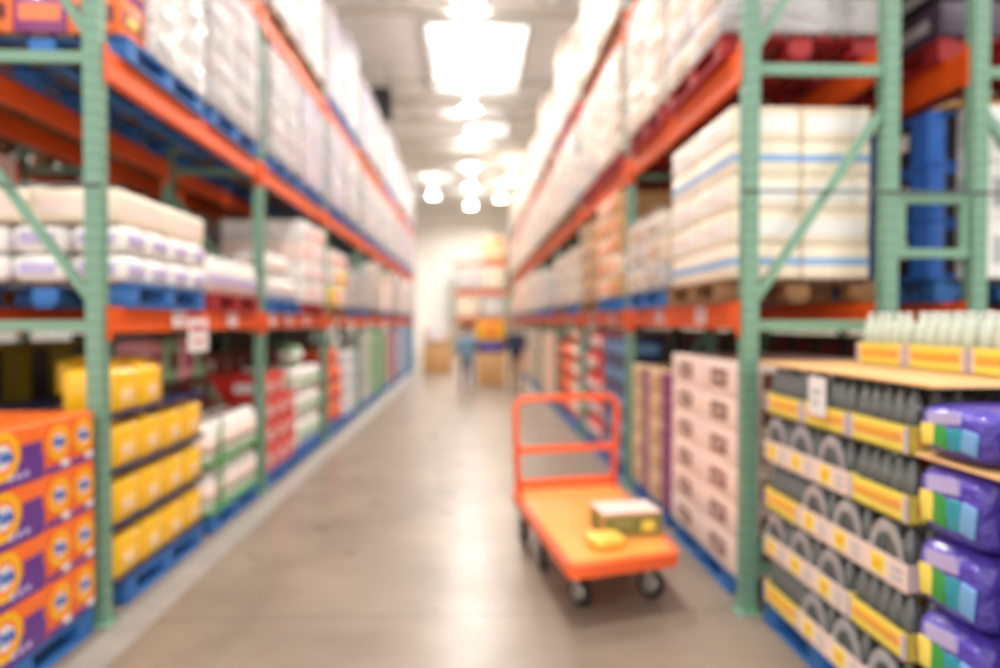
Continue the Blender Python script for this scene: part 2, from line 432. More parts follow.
# row spacers between back to back racks + cable tie
for side, xa, xb, y in (('right', 2.39, 2.92, YR), ('left', -2.95, -3.47, YL)):
    s = 1 if xb > xa else -1
    a, b = xa + s * PW / 2, xb - s * PW / 2
    m1 = MB(); m1.bar((a, y, 2.395), (b, y, 2.395), 0.04, 0.05)
    m2 = MB(); m2.bar((a, y, 2.08), (b, y, 2.08), 0.04, 0.05)
    m3 = MB(); m3.box((a + s * .03, y, 2.237), (0.05, 0.04, 0.265))
    m4 = MB(); m4.box((b - s * .03, y, 2.237), (0.04, 0.03, 0.265))
    place(('row_spacer', 'rack spacer', [P_('rail', m1, [M['teal']]), P_('rail', m2, [M['teal']]), P_('stile', m3, [M['teal']]), P_('stile', m4, [M['teal']])]), (0, 0, 0), 0, 'teal rectangular row spacer between the end posts of the %s racks' % side)
for side, xa, xb, y in (('right', 1.5, 4.3, YR), ('left', -2.03, -4.5, YL)):
    m1 = MB(); m1.tube([(xa, y - PW / 2 - .012, 2.425), (xb, y - PW / 2 - .012, 2.425)], 0.009, 6)
    o = link('steel_cable', m1.mesh('steel_cable', [M['cable']])); tag(o, 'thin dark cable strapped across the end posts of the %s rack' % side, 'cable')

# ------------------------------------------------------------------ pallets
def pallet_kit(matl, near=True, L=1.12, D=0.98):
    """D across the rack (x), L along the aisle (y)"""
    top = MB()
    n = 7
    for i in range(n): top.box((-D / 2 + 0.05 + i * (D - 0.1) / (n - 1), 0, 0.129), (0.1, L, 0.018), 1 if i in (0, n - 1) else 0)
    if not near:
        for i in (-1, 0, 1):
            for j in (-1, 0, 1): top.box((i * (D / 2 - .08), j * (L / 2 - .07), 0.07), (0.15, 0.13, 0.098), 1)
        for i in (-1, 0, 1): top.box((i * (D / 2 - .05), 0, 0.011), (0.1, L, 0.02), 1 if i else 0)
        return ('pallet', 'pallet', [P_('pallet', top, [M['shadewood'] if matl != 'redp' else M[matl], M[matl]])])
    parts = [P_('top_deck', top, [M['shadewood'] if matl != 'redp' else M[matl], M[matl]])]
    bot = MB()
    for i in (-1, 0, 1): bot.box((i * (D / 2 - .05), 0, 0.011), (0.1, L, 0.02))
    parts.append(P_('bottom_deck', bot, [M[matl]]))
    for j in (-1, 0, 1):
        s = MB()
        if True:
            for i in (-1, 0, 1): s.box((i * (D / 2 - .08), j * (L / 2 - .07), 0.066), (0.15, 0.13, 0.088), bev=.006)
            s.box((0, j * (L / 2 - .07), 0.115), (D, .1, .008))
        parts.append(P_('block_row', s, [M[matl]]))
    return ('pallet', 'pallet', parts)
PK = {(c, n): pallet_kit(c, n) for c in ('bluep', 'redp', 'wood') for n in (True, False)}
PCOL = {'bluep': 'blue', 'redp': 'red', 'wood': 'bare wood'}

# ------------------------------------------------------------------ product kits (front faces local +X ; x depth, y width, z height)
def carton_kit(name, cat, dims, body, panel=None, panel_frac=(0.7, 0.5), stripe=None, gapmat='kraft', bev=0.008, lab=None, end=None, marks=None):
    D, W, H = dims
    m = MB(); m.box((0, 0, H / 2), (D, W, H), 0, bev=bev)
    m.box((0, 0, H + .0006), (D - .03, 0.05, 0.001), 1)       # tape seam
    parts = [P_('carton', m, [M[body], M[gapmat]])]
    if panel:
        p = MB()
        pw, ph = W * panel_frac[0], H * panel_frac[1]
        p.box((D / 2 + .001, 0, H / 2), (0.002, pw, ph), 0)
        if marks:
            for (yy, zz, ww, hh) in marks: p.box((D / 2 + .003, yy * pw, H / 2 + zz * ph), (0.002, ww * pw, hh * ph), 1)
        p.box((-D / 2 - .001, 0, H / 2), (0.002, pw, ph), 0)
        q = D * panel_frac[0]
        p.box((0, -W / 2 - .001, H / 2), (q, 0.002, ph), 0)
        p.box((0, W / 2 + .001, H / 2), (q, 0.002, ph), 0)
        parts.append(P_('printed_panel', p, [M[panel], M[stripe or body]]))
    if end:
        p = MB(); p.box((0, W / 2 - W * .17, H / 2), (D + .004, W * .34, H * .98)); p.box((0, W / 2 + .0015, H / 2), (D - .01, 0.003, H * .97))
        parts.append(P_('coloured_end', p, [M[end]]))
    return (name, cat, parts)

def rect_marks(): return [(-0.2, 0.15, 0.45, 0.22), (0.12, -0.18, 0.5, 0.15)]

def ring(m, x, cy, cz, r0, r1, mi, n=20, squash=1.0):
    base = len(m.v)
    for r in (r0, r1):
        for i in range(n):
            a = 2 * PI * i / n; m.v.append((x, cy + r * math.cos(a), cz + r * squash * math.sin(a)))
    for i in range(n):
        j = (i + 1) % n; m.f.append((base + i, base + n + i, base + n + j, base + j)[::-1]); m.m.append(mi); m.sm.append(False)

def text_mesh(body, size, name, matl, bold=0.004):
    cu = bpy.data.curves.new(name, 'FONT'); cu.body = body; cu.size = size; cu.align_x = 'CENTER'; cu.align_y = 'CENTER'; cu.extrude = 0.001; cu.offset = bold
    o = bpy.data.objects.new(name, cu); C.objects.link(o)
    bpy.context.view_layer.update()
    me = bpy.data.meshes.new_from_object(o.evaluated_get(bpy.context.evaluated_depsgraph_get()))
    C.objects.unlink(o); bpy.data.objects.remove(o)
    # orient onto a +X facing wall: local x -> +y, local y -> +z
    me.transform(Matrix(((0, 0, 1, 0), (1, 0, 0, 0), (0, 1, 0, 0), (0, 0, 0, 1))))
    me.materials.clear(); me.materials.append(matl)
    return me

def detergent_kit(W, D, H, wide):
    m = MB(); m.box((0, 0, H / 2), (D, W, H), 0, bev=.01)
    p = MB(); x = D / 2 + .001
    cy = 0 if not wide else -W * .22
    if wide:
        p.box((x, 0, H * .22), (0.002, W * .96, H * .42), 2)
        p.box((x, W * .27, H * .555), (0.002, W * .36, H * .25), 2)
    else:
        p.box((x, 0, H * .08), (0.002, W * .95, H * .12), 2)
        p.box((x + .001, W * .25, H * .13), (0.002, W * .3, H * .12), 3)
    cz = H * .56
    r = min(W, H) * .42
    ring(p, x + .0015, cy, cz, r * .66, r, 0); ring(p, x + .0015, cy, cz, r * .5, r * .66, 1); ring(p, x + .0015, cy, cz, 0.0, r * .5, 3)
    t = text_mesh('Tide', r * .62, 'brand_lettering', M['blue'])
    parts = [P_('carton', m, [M['orangeb']]), P_('bullseye_print', p, [M['yellow'], M['salmon'], M['purple'], M['white']], (0, 0, 0), None,
             [('brand_lettering', t, (x + .003, cy, cz), None, [])])]
    if wide:
        q = MB()
        for k in range(3): q.box((x + .0025, W * (-.1 + .13 * k), H * .17), (0.002, W * .08, H * .1), 0)
        parts.append(P_('small_print', q, [M['lilac']]))
    return ('detergent_box', 'detergent box', parts)

def tub_kit(W, D, H):
    m = MB(); m.box((0, 0, H / 2), (D, W, H), 0, bev=min(W, D) * .16)
    l = MB(); l.box((D / 2 + .0, 0, H * .4), (0.006, W * .55, H * .42), 0, bev=.003)
    l.box((D / 2 + .003, -W * .05, H * .42), (0.005, W * .25, H * .15), 1)
    c = MB(); c.lathe([(0.05, 0), (0.05, 0.02), (0.03, 0.024)], (D * .15, 0, H), 14)
    h = MB(); h.tube([(-.09, 0, H - .004), (-.08, 0, H + .014), (0.0, 0, H + .016), (0.01, 0, H - .004)], .009, 8)
    return ('yellow_jug', 'detergent jug', [P_('body', m, [M['glossy']]), P_('label_sticker', l, [M['labely'], M['palepink']]), P_('cap', c, [M['glossy']]), P_('handle', h, [M['glossy']])])

def jug_kit(r, H, body, capm, name='white_jug', cat='jug', label=None):
    m = MB(); m.lathe([(r * .9, 0), (r, .015), (r, H * .68), (r * .8, H * .82), (r * .38, H * .9), (r * .36, H * .93)], n=18)
    c = MB(); c.lathe([(r * .42, H * .925), (r * .42, H * 1.0), (r * .3, H * 1.01)], n=12)
    l = MB(); l.lathe([(r + .002, H * .2), (r + .002, H * .58)], n=18)
    return (name, cat, [P_('body', m, [M[body]]), P_('cap', c, [M[capm]]), P_('label_sleeve', l, [M[label or 'palepink']])])

def bottle_mesh(r, H, body, cap):
    m = MB()
    m.lathe([(r * .85, 0), (r, .01), (r, H * .3), (r * .92, H * .34), (r * .92, H * .4), (r, H * .44), (r, H * .62), (r * .75, H * .78), (r * .34, H * .9), (r * .34, H * .95)], n=12, mi=0)
    m.lathe([(r * .4, H * .945), (r * .4, H), (r * .3, H * 1.003)], n=10, mi=1)
    return m.mesh('bottle', [M[body], M[cap]])

def case_kit(W, D, H, style, glass='darkglass', cap='unit'):
    """tray of bottles. style 'long' yellow printed tray, 'arch' end-on tray with film arch"""
    t = MB(); th = H * .42
    side = (M['lemon'] if style == 'long' else M['palepink'])
    t.box((0, 0, .006), (D, W, .012), 1)
    for s in (-1, 1):
        t.box((s * (D / 2 - .003), 0, th / 2), (.006, W, th), 0)
        t.box((0, s * (W / 2 - .003), th / 2), (D, .006, th), 0)
    pr = MB(); x = D / 2 + .001
    if style == 'long':
        pr.box((x, 0, th * .55), (.002, W * .78, th * .34), 0)
        pr.box((x + .001, -W * .05, th * .62), (.002, W * .6, th * .12), 1)
        for s in (-1, 1): pr.box((x, s * W * .455, th * .5), (.002, W * .05, th * .9), 2)
        for s in (-1, 1): pr.box((0, s * (W / 2 + .001), th * .5), (D * .75, .002, th * .4), 0)
    else:
        pr.box((x, -W * .18, th * .52), (.002, W * .34, th * .72), 1)
        pr.box((x + .001, -W * .18, th * .52), (.002, W * .2, th * .3), 0)
        for k in range(2): pr.box((x, W * .26, th * (.35 + .3 * k)), (.002, W * .26, th * .12), 2)
        for s in (-1, 1): pr.box((0, s * (W / 2 + .001), th * .5), (D * .4, .002, th * .6), 1)
    parts = [P_('cardboard_tray', t, [side, M['kraft']]), P_('printed_panel', pr, [M['softor'], M['yellow'], M['lilac']] if style == 'long' else [M['yellow'], M['lemon'], M['grey']])]
    nw = max(2, round(W / .088)); nd = max(2, round(D / .088)); br = min((W - .02) / nw, (D - .02) / nd) / 2 * .97
    bm_ = bottle_mesh(br, H - .02, glass, cap)
    for j in range(nw):
        for i in range(nd):
            if i < nd - 1 and j not in (0, nw - 1): continue
            if i < nd - 3: continue
            parts.append(('bottle', bm_, (-D / 2 + .01 + (i + .5) * (D - .02) / nd, -W / 2 + .01 + (j + .5) * (W - .02) / nw, .013), None, []))
    if style == 'arch':
        f = MB(); n = 12; r1, r0 = W * .4, W * .27; base = len(f.v); zc = th * .95; hh = (H - zc) * .92
        for xx in (D / 2 - .001, D / 2 - .006):
            for r, q in ((r0, .66), (r1, 1.0)):
                for i in range(n + 1):
                    a = PI * i / n; f.v.append((xx, r * math.cos(a), zc + hh * q * math.sin(a)))
        L_ = n + 1
        for i in range(n):
            f.f += [(i, L_ + i, L_ + i + 1, i + 1)[::-1], (L_ + i, 3 * L_ + i, 3 * L_ + i + 1, L_ + i + 1)[::-1]]; f.m += [0, 0]; f.sm += [False, False]
        parts.append(P_('film_arch', f, [M['film']]))
    return ('bottle_case', 'case of bottles', parts)

def bag_mesh(W, D, H, name='bag', mats=None, lumps=0.02):
    bm = bmesh.new(); bmesh.ops.create_cube(bm, size=1)
    bmesh.ops.subdivide_edges(bm, edges=bm.edges[:], cuts=7, use_grid_fill=True)
    rnd = random.Random(3)
    for v in bm.verts:
        p = v.co * 2
        q = Vector((abs(p.x), abs(p.y), abs(p.z)))
        n = 5.0; L = (q.x ** n + q.y ** n + q.z ** n) ** (1 / n)
        p = p / max(L, 1e-6) * max(q.x, q.y, q.z)
        k = 1 + lumps * math.sin(p.x * 7 + p.z * 3) + lumps * math.sin(p.y * 9 + 1) - lumps * 2
        v.co = Vector((p.x * D / 2 * k, p.y * W / 2 * k, p.z * H / 2 * (1 - .1 * abs(p.y) ** 3)))
    m = MB(); m.bm(bm, (0, 0, H / 2), None, 0, True)
    return m

def snack_bag_kit(W, D, H):
    m = bag_mesh(W, D, H)
    parts = [P_('bag', m, [M['bagp']])]
    x = D / 2 - .006
    cols = ['lemon', 'green', 'teal2', 'ltblue']
    for k, c in enumerate(cols):
        g = MB(); yy = W * (.25 - .18 * k) * -1
        g.box((0, yy, 0), (.012, W * .18, H * .4), 0, Matrix.Rotation(.12 * (-1) ** k, 3, 'X'), bev=.005)
        parts.append(P_('printed_letter', g, [M[c], M['navy']], (x, 0, H * .42)))
    g = MB(); g.box((0, 0, 0), (.012, W * .42, H * .2), 0, Matrix.Rotation(.1, 3, 'X'))
    parts.append(P_('white_print', g, [M['lilac']], (x, -W * .04, H * .76)))
    return ('snack_bag', 'bag of snacks', parts)

def pack_kit(name, cat, W, D, H, body, band, lumps=.02):
    m = bag_mesh(W, D, H, lumps=lumps)
    b = MB(); b.box((D / 2 - .004, 0, H * .5), (.012, W * .6, H * .4), 0, bev=.004); b.box((0, -W / 2 + .004, H * .5), (D * .6, .012, H * .4), 0, bev=.004)
    return (name, cat, [P_('wrapper', m, [M[body]]), P_('printed_band', b, [M[band]])])

def water_kit(W, D, H, cap='white', body='film'):
    """bottles under film: each outer bottle bulges"""
    m = MB(); r = .038
    nw = int(W / (2 * r)); nd = int(D / (2 * r))
    m.box((0, 0, H * .45), (D - 2 * r, W - 2 * r, H * .88), 0)
    for j in range(nw):
        yy = -W / 2 + r + j * (W - 2 * r) / (nw - 1)
        m.lathe([(r, 0.004), (r, H * .68), (r * .4, H * .9), (r * .4, H)], (D / 2 - r, yy, 0), 10)
        if j in (0, nw - 1):
            for i in range(nd - 1): m.lathe([(r, 0.004), (r, H * .68), (r * .4, H * .9), (r * .4, H)], (-D / 2 + r + i * (D - 2 * r) / (nd - 1), yy, 0), 10)
    b = MB(); b.box((D / 2 + .001, 0, H * .4), (.004, W * .94, H * .25), 0)
    return ('water_bottle_case', 'case of water bottles', [P_('bottle_block', m, [M[body]]), P_('printed_band', b, [M['lilac']])])

def load_kit(L, D, H, cols, layers, per=2, panel='grey', film=True):
    """cartons under clear stretch film on a pallet footprint"""
    parts = []
    hh = H / layers
    ms = {}
    for k in range(layers):
        for j in range(per):
            c = cols[(k + j) % len(cols)] if random.random() < .8 else random.choice(cols)
            if (c,) not in ms:
                m = MB(); m.box((0, 0, hh / 2), (D - .03, L / per - .015, hh - .006), 0, bev=.01)
                m.box((D / 2 - .014, 0, hh * .5), (.004, L / per * .6, hh * .35), 1); m.box((-D / 2 + .014, 0, hh * .5), (.004, L / per * .6, hh * .35), 1)
                ms[(c,)] = m.mesh('carton', [M[c], M[panel]])
            parts.append(('carton', ms[(c,)], (random.uniform(-.006, .006), -L / 2 + (j + .5) * L / per, k * hh + .003), None, []))
    if not film: return ('carton_load', 'pallet load', parts)
    bm = bmesh.new(); bmesh.ops.create_cube(bm, size=1)
    bmesh.ops.subdivide_edges(bm, edges=bm.edges[:], cuts=9, use_grid_fill=True)
    rnd = random.Random(int(L * 1000 + H * 777))
    for v in bm.verts:
        j = rnd.uniform(0, .014); e = Vector((1 if abs(v.co.x) > .49 else 0, 1 if abs(v.co.y) > .49 else 0, 1 if v.co.z > .49 else 0))
        v.co = Vector((v.co.x * (D + .012 + 2 * j * e.x), v.co.y * (L + .0 + 2 * j * e.y * .6), v.co.z * (H + .02) + j * e.z + (H + .02) / 2 + .002))
    m = MB(); m.bm(bm, (0, 0, 0), None, 0, True)
    parts.append(P_('stretch_film', m, [M['wrap']]))
    return ('wrapped_load', 'wrapped pallet load', parts)

# ------------------------------------------------------------------ stacks on pallets
LAYW = ['bottom', 'second', 'third', 'fourth', 'fifth', 'sixth', 'seventh', 'eighth']
def stack(kit, side, xface, y0, z0, dims, ncol, nlay, where, desc, group, ndepth=2, skip=None, gap=.006, jit=.002):
    """boxes: front faces at xface towards the aisle; rows go away from the aisle"""
    D, W, H = dims
    d = 1 if side == 'left' else -1
    for k in range(nlay):
        for j in range(ncol):
            for i in range(ndepth):
                if skip and skip(i, j, k): continue
                top = (k == nlay - 1) or (skip and skip(i, j, k + 1))
                if not (i == 0 or j == 0 or top): continue
                x = xface - d * (D / 2 + i * (D + gap)); y = y0 + W / 2 + j * (W + gap)
                lw = 'top' if k == nlay - 1 else LAYW[k]
                if ncol == 1: cw = ''
                else: cw = ', nearest column' if j == 0 else ', %s column' % ORD[j]
                rw = ('', ', inner row', ', innermost row')[i]
                place(kit, (x + random.uniform(-jit, jit), y + random.uniform(-jit, jit), z0 + k * (H + .003)), 0 if side == 'left' else PI,
                      '%s %s, %s layer%s%s' % (desc, where, lw, cw, rw), group)

def pallet(col, side, x, y, z, where, near=True):
    place(PK[(col, near)], (x, y, z), 0, '%s pallet %s' % (PCOL[col], where), 'pallets of the %s rack' % side)

XLF, XRF = -2.09, 1.56         # front faces of goods
LCX, RCX = -2.555, 2.05          # pallet centres across the rack

# ================= LEFT, floor level
PZ = .145
# end display of detergent boxes in front of the near upright
place(PK[('bluep', True)], (-2.56, 3.12, 0), 0, 'blue pallet under the orange and purple detergent boxes', 'floor pallets')
DH = .262
dn = detergent_kit(.205, .40, DH, False); dw = detergent_kit(.40, .40, DH, True)
for k in range(4):
    yy = 3.70
    for j, (kit, w_) in enumerate(((dn, .205), (dn, .205), (dw, .40), (dw, .40))):
        yy -= w_ + .004
        for i in range(2):
            if i == 1 and k < 3 and j < 3: continue
            place(kit, (-2.07 - .2 - i * .405, yy + w_ / 2, PZ + k * (DH + .003)), 0,
                  '%s detergent box, %s layer, %s from the green post%s' % ('orange square' if w_ < .3 else 'wide orange-purple', 'top' if k == 3 else LAYW[k], ORD[j], '' if i == 0 else ', behind the front row'), 'detergent boxes on the end display')

# bay 1: yellow jugs
def yb(b): return YL + b * BL
TH_ = .303
tk = tub_kit(.312, .30, TH_ - .032)
pallet('bluep', 'left', LCX, yb(0) + .79, 0, 'under the yellow jugs on the left')
tm = MB(); tm.box((0, 0, .006), (.95, 1.29, .012), 0, bev=.003)
for s in (-1, 1): tm.box((s * .472, 0, .018), (.006, 1.29, .03)); tm.box((0, s * .642, .018), (.94, .006, .03))
tray = ('tier_tray', 'tray', [P_('tier_tray', tm, [M['navy']])])
for k in range(4):
    z = PZ + k * (TH_ + .022)
    place(tray, (-2.55, 4.555, z), 0, 'dark tray under the %s layer of yellow jugs' % ('top' if k == 3 else LAYW[k]), 'dark trays between yellow jugs')
    for j in range(4):
        for i in range(3):
            if k == 3 and not ((j < 2 and i == 0) or (j, i) in ((3, 1), (2, 1), (3, 2))): continue
            if k < 2 and i > 0 and j > 0: continue
            place(tk, (-2.07 - .165 - i * .308, 3.925 + .16 + j * .317, z + .014), 0,
                  'yellow jug, %s layer, %s column back%s' % ('top' if k == 3 else LAYW[k], ORD[j], '' if i == 0 else ', %s row in' % ORD[i]), 'yellow jugs on the left pallet')
# white jugs with green strap
wj = jug_kit(.095, .365, 'glossw', 'brown')
pallet('bluep', 'left', LCX, yb(0) + 2.1, 0, 'under the white jugs on the left')
for k in range(2):
    for j in range(5):
        for i in range(2):
            if k == 0 and i > 0: continue
            place(wj, (-2.08 - .105 - i * .215, 5.42 + j * .255, PZ + .012 + k * .386), 0, 'white jug with brown cap, %s layer, %s column back, %s row in' % (('bottom', 'top')[k], ORD[j], ORD[i]), 'white jugs in green trays')
    gm = MB(); gm.box((0, 0, .006), (.44, 1.26, .01)); gm.box((.215, 0, .018), (.006, 1.26, .026)); gm.box((0, -.628, .018), (.44, .006, .026))
    place(('green_tray', 'tray', [P_('green_tray', gm, [M['green']])]), (-2.29, 5.93, PZ + .001 + k * .386), 0, 'green tray holding the %s layer of white jugs' % ('bottom', 'top')[k], 'green jug trays')
gm = MB(); gm.box((0, 0, .375), (.008, .05, .75)); 
place(('green_strap', 'strap', [P_('green_strap', gm, [M['green']])]), (-2.069, 5.535, PZ + .012), 0, 'upright green strap over the white jugs', None)
# rear of bay 1
dk = carton_kit('dark_filler_carton', 'carton', (.40, .42, .22), 'black', 'dkred', (.7, .5))
for b in (1, 2, 3): stack(dk, 'left', -3.55, yb(b) + .1, .004, (.40, .42, .22), 6, 7, 'behind %s left bay' % ORD[b], 'added black and dark red carton', 'added dark cartons behind the yellow jugs', 1)  # added to darken the bright gaps behind the shelves
pt = pack_kit('patterned_pack', 'wrapped pack', .3, .3, .40, 'pink', 'magenta')
pt2 = pack_kit('patterned_pack', 'wrapped pack', .3, .3, .40, 'ltgreen', 'brown')
rc = carton_kit('red_carton', 'carton', (.29, .5, .25), 'dkred', 'white', (.3, .4))
for j in range(4): place((pt, pt2)[j % 2], (-2.70, 5.48 + j * .31, 1.148), 0, '%s patterned pack above the white jugs, %s from the front' % (('pink', 'green')[j % 2], ORD[j]), 'patterned packs behind the white jugs')
sm = MB(); sm.box((0, 0, 0), (.34, 1.24, .03)); 
for sx in (-.14, .14):
    for sy in (-.58, .58): sm.box((sx, sy, -.498), (.05, .05, .966))
place(('plywood_stand', 'stand', [P_('plywood_stand', sm, [M['brown']])]), (-2.71, 5.93, 1.13), 0, 'brown stand carrying the patterned packs behind the white jugs')
for k in range(2):
    for j in range(2): pass
ol = carton_kit('olive_carton', 'carton', (.45, .55, .50), 'olive', 'black', (.4, .8))
stack(ol, 'left', -3.52, yb(0) + .95, .004, (.45, .55, .50), 3, 3, 'seen under the left rack', 'olive and black carton', 'olive cartons behind the yellow jugs', 1)

# generic floor goods, left bays 2..7
def bayname(side, b, p): return '%s %s bay%s' % (ORD[b], side, (', near half', ', far half')[p])
gk = {}
def G(key, f):
    if key not in gk: gk[key] = f()
    return gk[key]
CK = lambda body, panel, dims, fr=(.65, .5), nm='printed_carton', end=None, marks=None, stripe=None: G((body, panel, dims, fr, end, stripe), lambda: carton_kit(nm, 'carton', dims, body, panel, fr, end=end, marks=marks or rect_marks(), stripe=stripe))

def floor_goods(side, b, p, spec):
    Yst, B = (YL, BL) if side == 'left' else (YR, BRT)
    xf, cx = (XLF, LCX) if side == 'left' else (XRF, RCX)
    y0 = Yst + b * B + (.12 if p == 0 else 1.43)
    kitf, dims, ncol, nlay, desc, nd, skip = spec
    near = b < 2
    pallet('bluep', side, cx, y0 + .6, 0, 'on the floor ' + bayname(side, b, p), near)
    stack(kitf, side, xf, y0 + .02, PZ, dims, ncol, nlay, bayname(side, b, p), desc, desc + 's', nd, skip)

d1 = (.40, .38, .245)
floor_goods('left', 1, 0, (CK('red', 'white', d1, (.5, .35)), d1, 3, 4, 'red and white carton', 2, lambda i, j, k: k == 3 and j == 2))
d2 = (.36, .29, .32)
floor_goods('left', 1, 1, (G('roll', lambda: pack_kit('paper_pack', 'wrapped pack', .29, .36, .32, 'glossw', 'ltgreen')), d2, 4, 3, 'white and green wrapped pack', 2, None))
bm = bmesh.new(); bmesh.ops.create_icosphere(bm, subdivisions=3, radius=.15); m = MB(); m.bm(bm, (0, 0, .15))
m2 = MB(); m2.lathe([(.152, .11), (.156, .15), (.152, .19)], n=24)
for (x, y, z, c, lab) in ((-2.25, 8.25, PZ + 3 * .323 + .004, 'ltgreen', 'pale green ball on the wrapped packs in the left rack'),):
    place(('toy_ball', 'ball', [P_('ball', m, [M[c]]), P_('stripe', m2, [M['white']])]), (x, y, z), 0, lab)
d3 = (.38, .28, .28)
ob = G('ob', lambda: pack_kit('orange_bag', 'bag of food', .28, .38, .28, 'orangeb', 'red', .035))
rb = G('rb', lambda: pack_kit('red_bag', 'bag of food', .28, .38, .28, 'red', 'white', .035))
floor_goods('left', 2, 0, (ob, d3, 4, 4, 'orange and red food bag', 2, lambda i, j, k: k == 3 and j % 2 == 1))
d4 = (.38, .38, .255)
floor_goods('left', 2, 1, (CK('white', 'ltblue', d4), d4, 3, 4, 'white and pale blue carton', 1, None))
floor_goods('left', 3, 0, (CK('grey', 'white', d4), d4, 3, 5, 'grey and white carton', 1, None))
floor_goods('left', 3, 1, (CK('green', 'white', d4), d4, 3, 5, 'green and white carton', 1, None))
floor_goods('left', 4, 0, (CK('ltgreen', 'green', d4), d4, 3, 5, 'pale green carton', 1, None))
floor_goods('left', 4, 1, (CK('magenta', 'pink', d4), d4, 3, 5, 'magenta carton', 1, None))
floor_goods('left', 5, 0, (CK('lilac', 'magenta', d4), d4, 3, 5, 'lilac and magenta carton', 1, None))
floor_goods('left', 5, 1, (CK('ltblue', 'white', d4), d4, 3, 6, 'light blue carton', 1, None))
floor_goods('left', 6, 0, (CK('blue', 'ltblue', d4), d4, 3, 5, 'mid blue carton', 1, None))
floor_goods('left', 6, 1, (CK('ltblue', 'blue', d4), d4, 3, 6, 'sky blue carton', 1, None))
# dark goods at the rear of bays 2-4 (left)
for b in (1, 2, 3):
    stack(rc, 'left', -3.09, yb(b) + .15, .0 + .004, (.29, .5, .25), 5, 5, 'at rear of %s bay on the left' % ORD[b], 'dark red carton', 'dark red cartons at the rear of the left rack', 1)

# ================= RIGHT, floor level
dp = (.48, .655, .212)
pk = CK('palepink', 'brownprint', dp, (.42, .5), 'fruit_carton', marks=[(0, .0, .6, .2)], stripe='palepink')
pallet('bluep', 'right', RCX, YR + .79, 0, 'under the pale pink cartons on the right')
stack(pk, 'right', XRF, YR + .09, PZ, dp, 2, 6, 'on the right', 'pale pink printed carton', 'pale pink cartons', 2)
dt = (.45, .6, .222)
tp = CK('sand', 'kraft', dt, (.5, .6), 'snack_carton', end='plum')
pallet('bluep', 'right', RCX, YR + 2.12, 0, 'under the tan and purple cartons on the right')
stack(tp, 'right', XRF, YR + 1.5, PZ, dt, 2, 5, 'on the right', 'tan and purple carton', 'tan and purple cartons', 2)
d5 = (.38, .38, .275)
floor_goods('right', 1, 0, (CK('navy', 'ltblue', d5, (.8, .35)), d5, 3, 5, 'dark blue carton', 1, None))
floor_goods('right', 1, 1, (rb, d3, 4, 5, 'red and white food bag', 1, lambda i, j, k: (j + k) % 4 == 3 and k > 2))
wb = G('wb', lambda: pack_kit('white_bag', 'bag of food', .28, .38, .28, 'cream', 'red', .035))
floor_goods('right', 2, 0, (wb, d3, 4, 5, 'cream and red food bag', 1, None))
floor_goods('right', 2, 1, (ob, d3, 4, 4, 'orange food bag', 1, None))
floor_goods('right', 3, 0, (CK('peach', 'red', d4), d4, 3, 5, 'peach and red carton', 1, None))
floor_goods('right', 3, 1, (CK('cream', 'orangeb', d4), d4, 3, 5, 'cream and orange carton', 1, None))
floor_goods('right', 4, 0, (CK('brown', 'cream', d4), d4, 3, 4, 'brown carton', 1, None))
floor_goods('right', 4, 1, (CK('peach', 'brown', d4), d4, 3, 5, 'peach and brown carton', 1, None))
floor_goods('right', 5, 0, (CK('cream', 'kraft', d4), d4, 3, 5, 'plain cream carton', 1, None))
floor_goods('right', 5, 1, (CK('orangeb', 'cream', d4), d4, 3, 4, 'bright orange carton', 1, None))
for b in (0, 1, 2, 3):
    stack(dk, 'right', 2.95, YR + b * BRT + .15, (.004), (.40, .42, .22), 6, 7, 'at rear of %s bay on the right' % ORD[b], 'added black carton', 'added black cartons behind the right rack', 1)  # black stacks added to cover the bright wall behind the shelves

# bottle pallet at the near end of the right rack
BX = 1.60
place(PK[('bluep', True)], (BX + .51, 3.11, 0), 0, 'blue pallet under the yellow and grey bottle cases', 'floor pallets')
CH = .256
cl = case_kit(.40, .27, CH, 'long'); ca = case_kit(.27, .40, CH, 'arch')
lay = {0: [('a', 4), ('l', 0)], 1: 'alaa', }
BY0 = 2.40
rows = {4: ['l', 'l', 'l'], 3: ['l', 'a', 'a', 'a'], 2: ['a', 'a', 'a', 'l'], 1: ['l', 'a', 'a', 'a'], 0: ['a', 'a', 'a', 'l']}
# rows are listed from the camera end; each sums to about 1.21 m
for k, rr in rows.items():
    y = BY0
    for j, t_ in enumerate(rr):
        kit, w_, dd = (cl, .40, .27) if t_ == 'l' else (ca, .27, .40)
        z = PZ + k * (CH + .004)
        xo = BX
        place(kit, (xo + dd / 2, y + w_ / 2, z), PI, '%s bottle case facing the aisle, %s layer, %s from the camera end' % ('yellow trayed' if t_ == 'l' else 'white trayed', 'top' if k == 4 else LAYW[k], ORD[j]), 'bottle cases on the end pallet')
        y += w_ + .003
    # second rows, seen on the camera side
    place(cl, (BX + .42 + .14, BY0 + .20, z), PI, 'yellow trayed bottle case, %s layer, second row in at the camera end' % ('top' if k == 4 else LAYW[k]), 'bottle cases on the end pallet')
    place(cl, (BX + .70 + .14, BY0 + .20, z), PI, 'yellow trayed bottle case, %s layer, third row in at the camera end' % ('top' if k == 4 else LAYW[k]), 'bottle cases on the end pallet')
    if k == 4:
        for j in (1, 2): place(cl, (BX + .42 + .14, BY0 + .2 + j * .403, z), PI, 'yellow trayed bottle case, top layer, second row in, %s column back' % ORD[j], 'bottle cases on the end pallet')
ztop = PZ + 5 * (CH + .004)
pm = MB(); pm.box((0, 0, .007), (1.02, 1.42, .014), 0, bev=.003)
place(('plywood_sheet', 'board', [P_('sheet', pm, [M['ply']])]), (BX + .50, 2.98, ztop + .002), 0, 'tan plywood sheet on top of the grey bottle cases')
cc = case_kit(.40, .27, .27, 'long', 'paleglass', 'white')
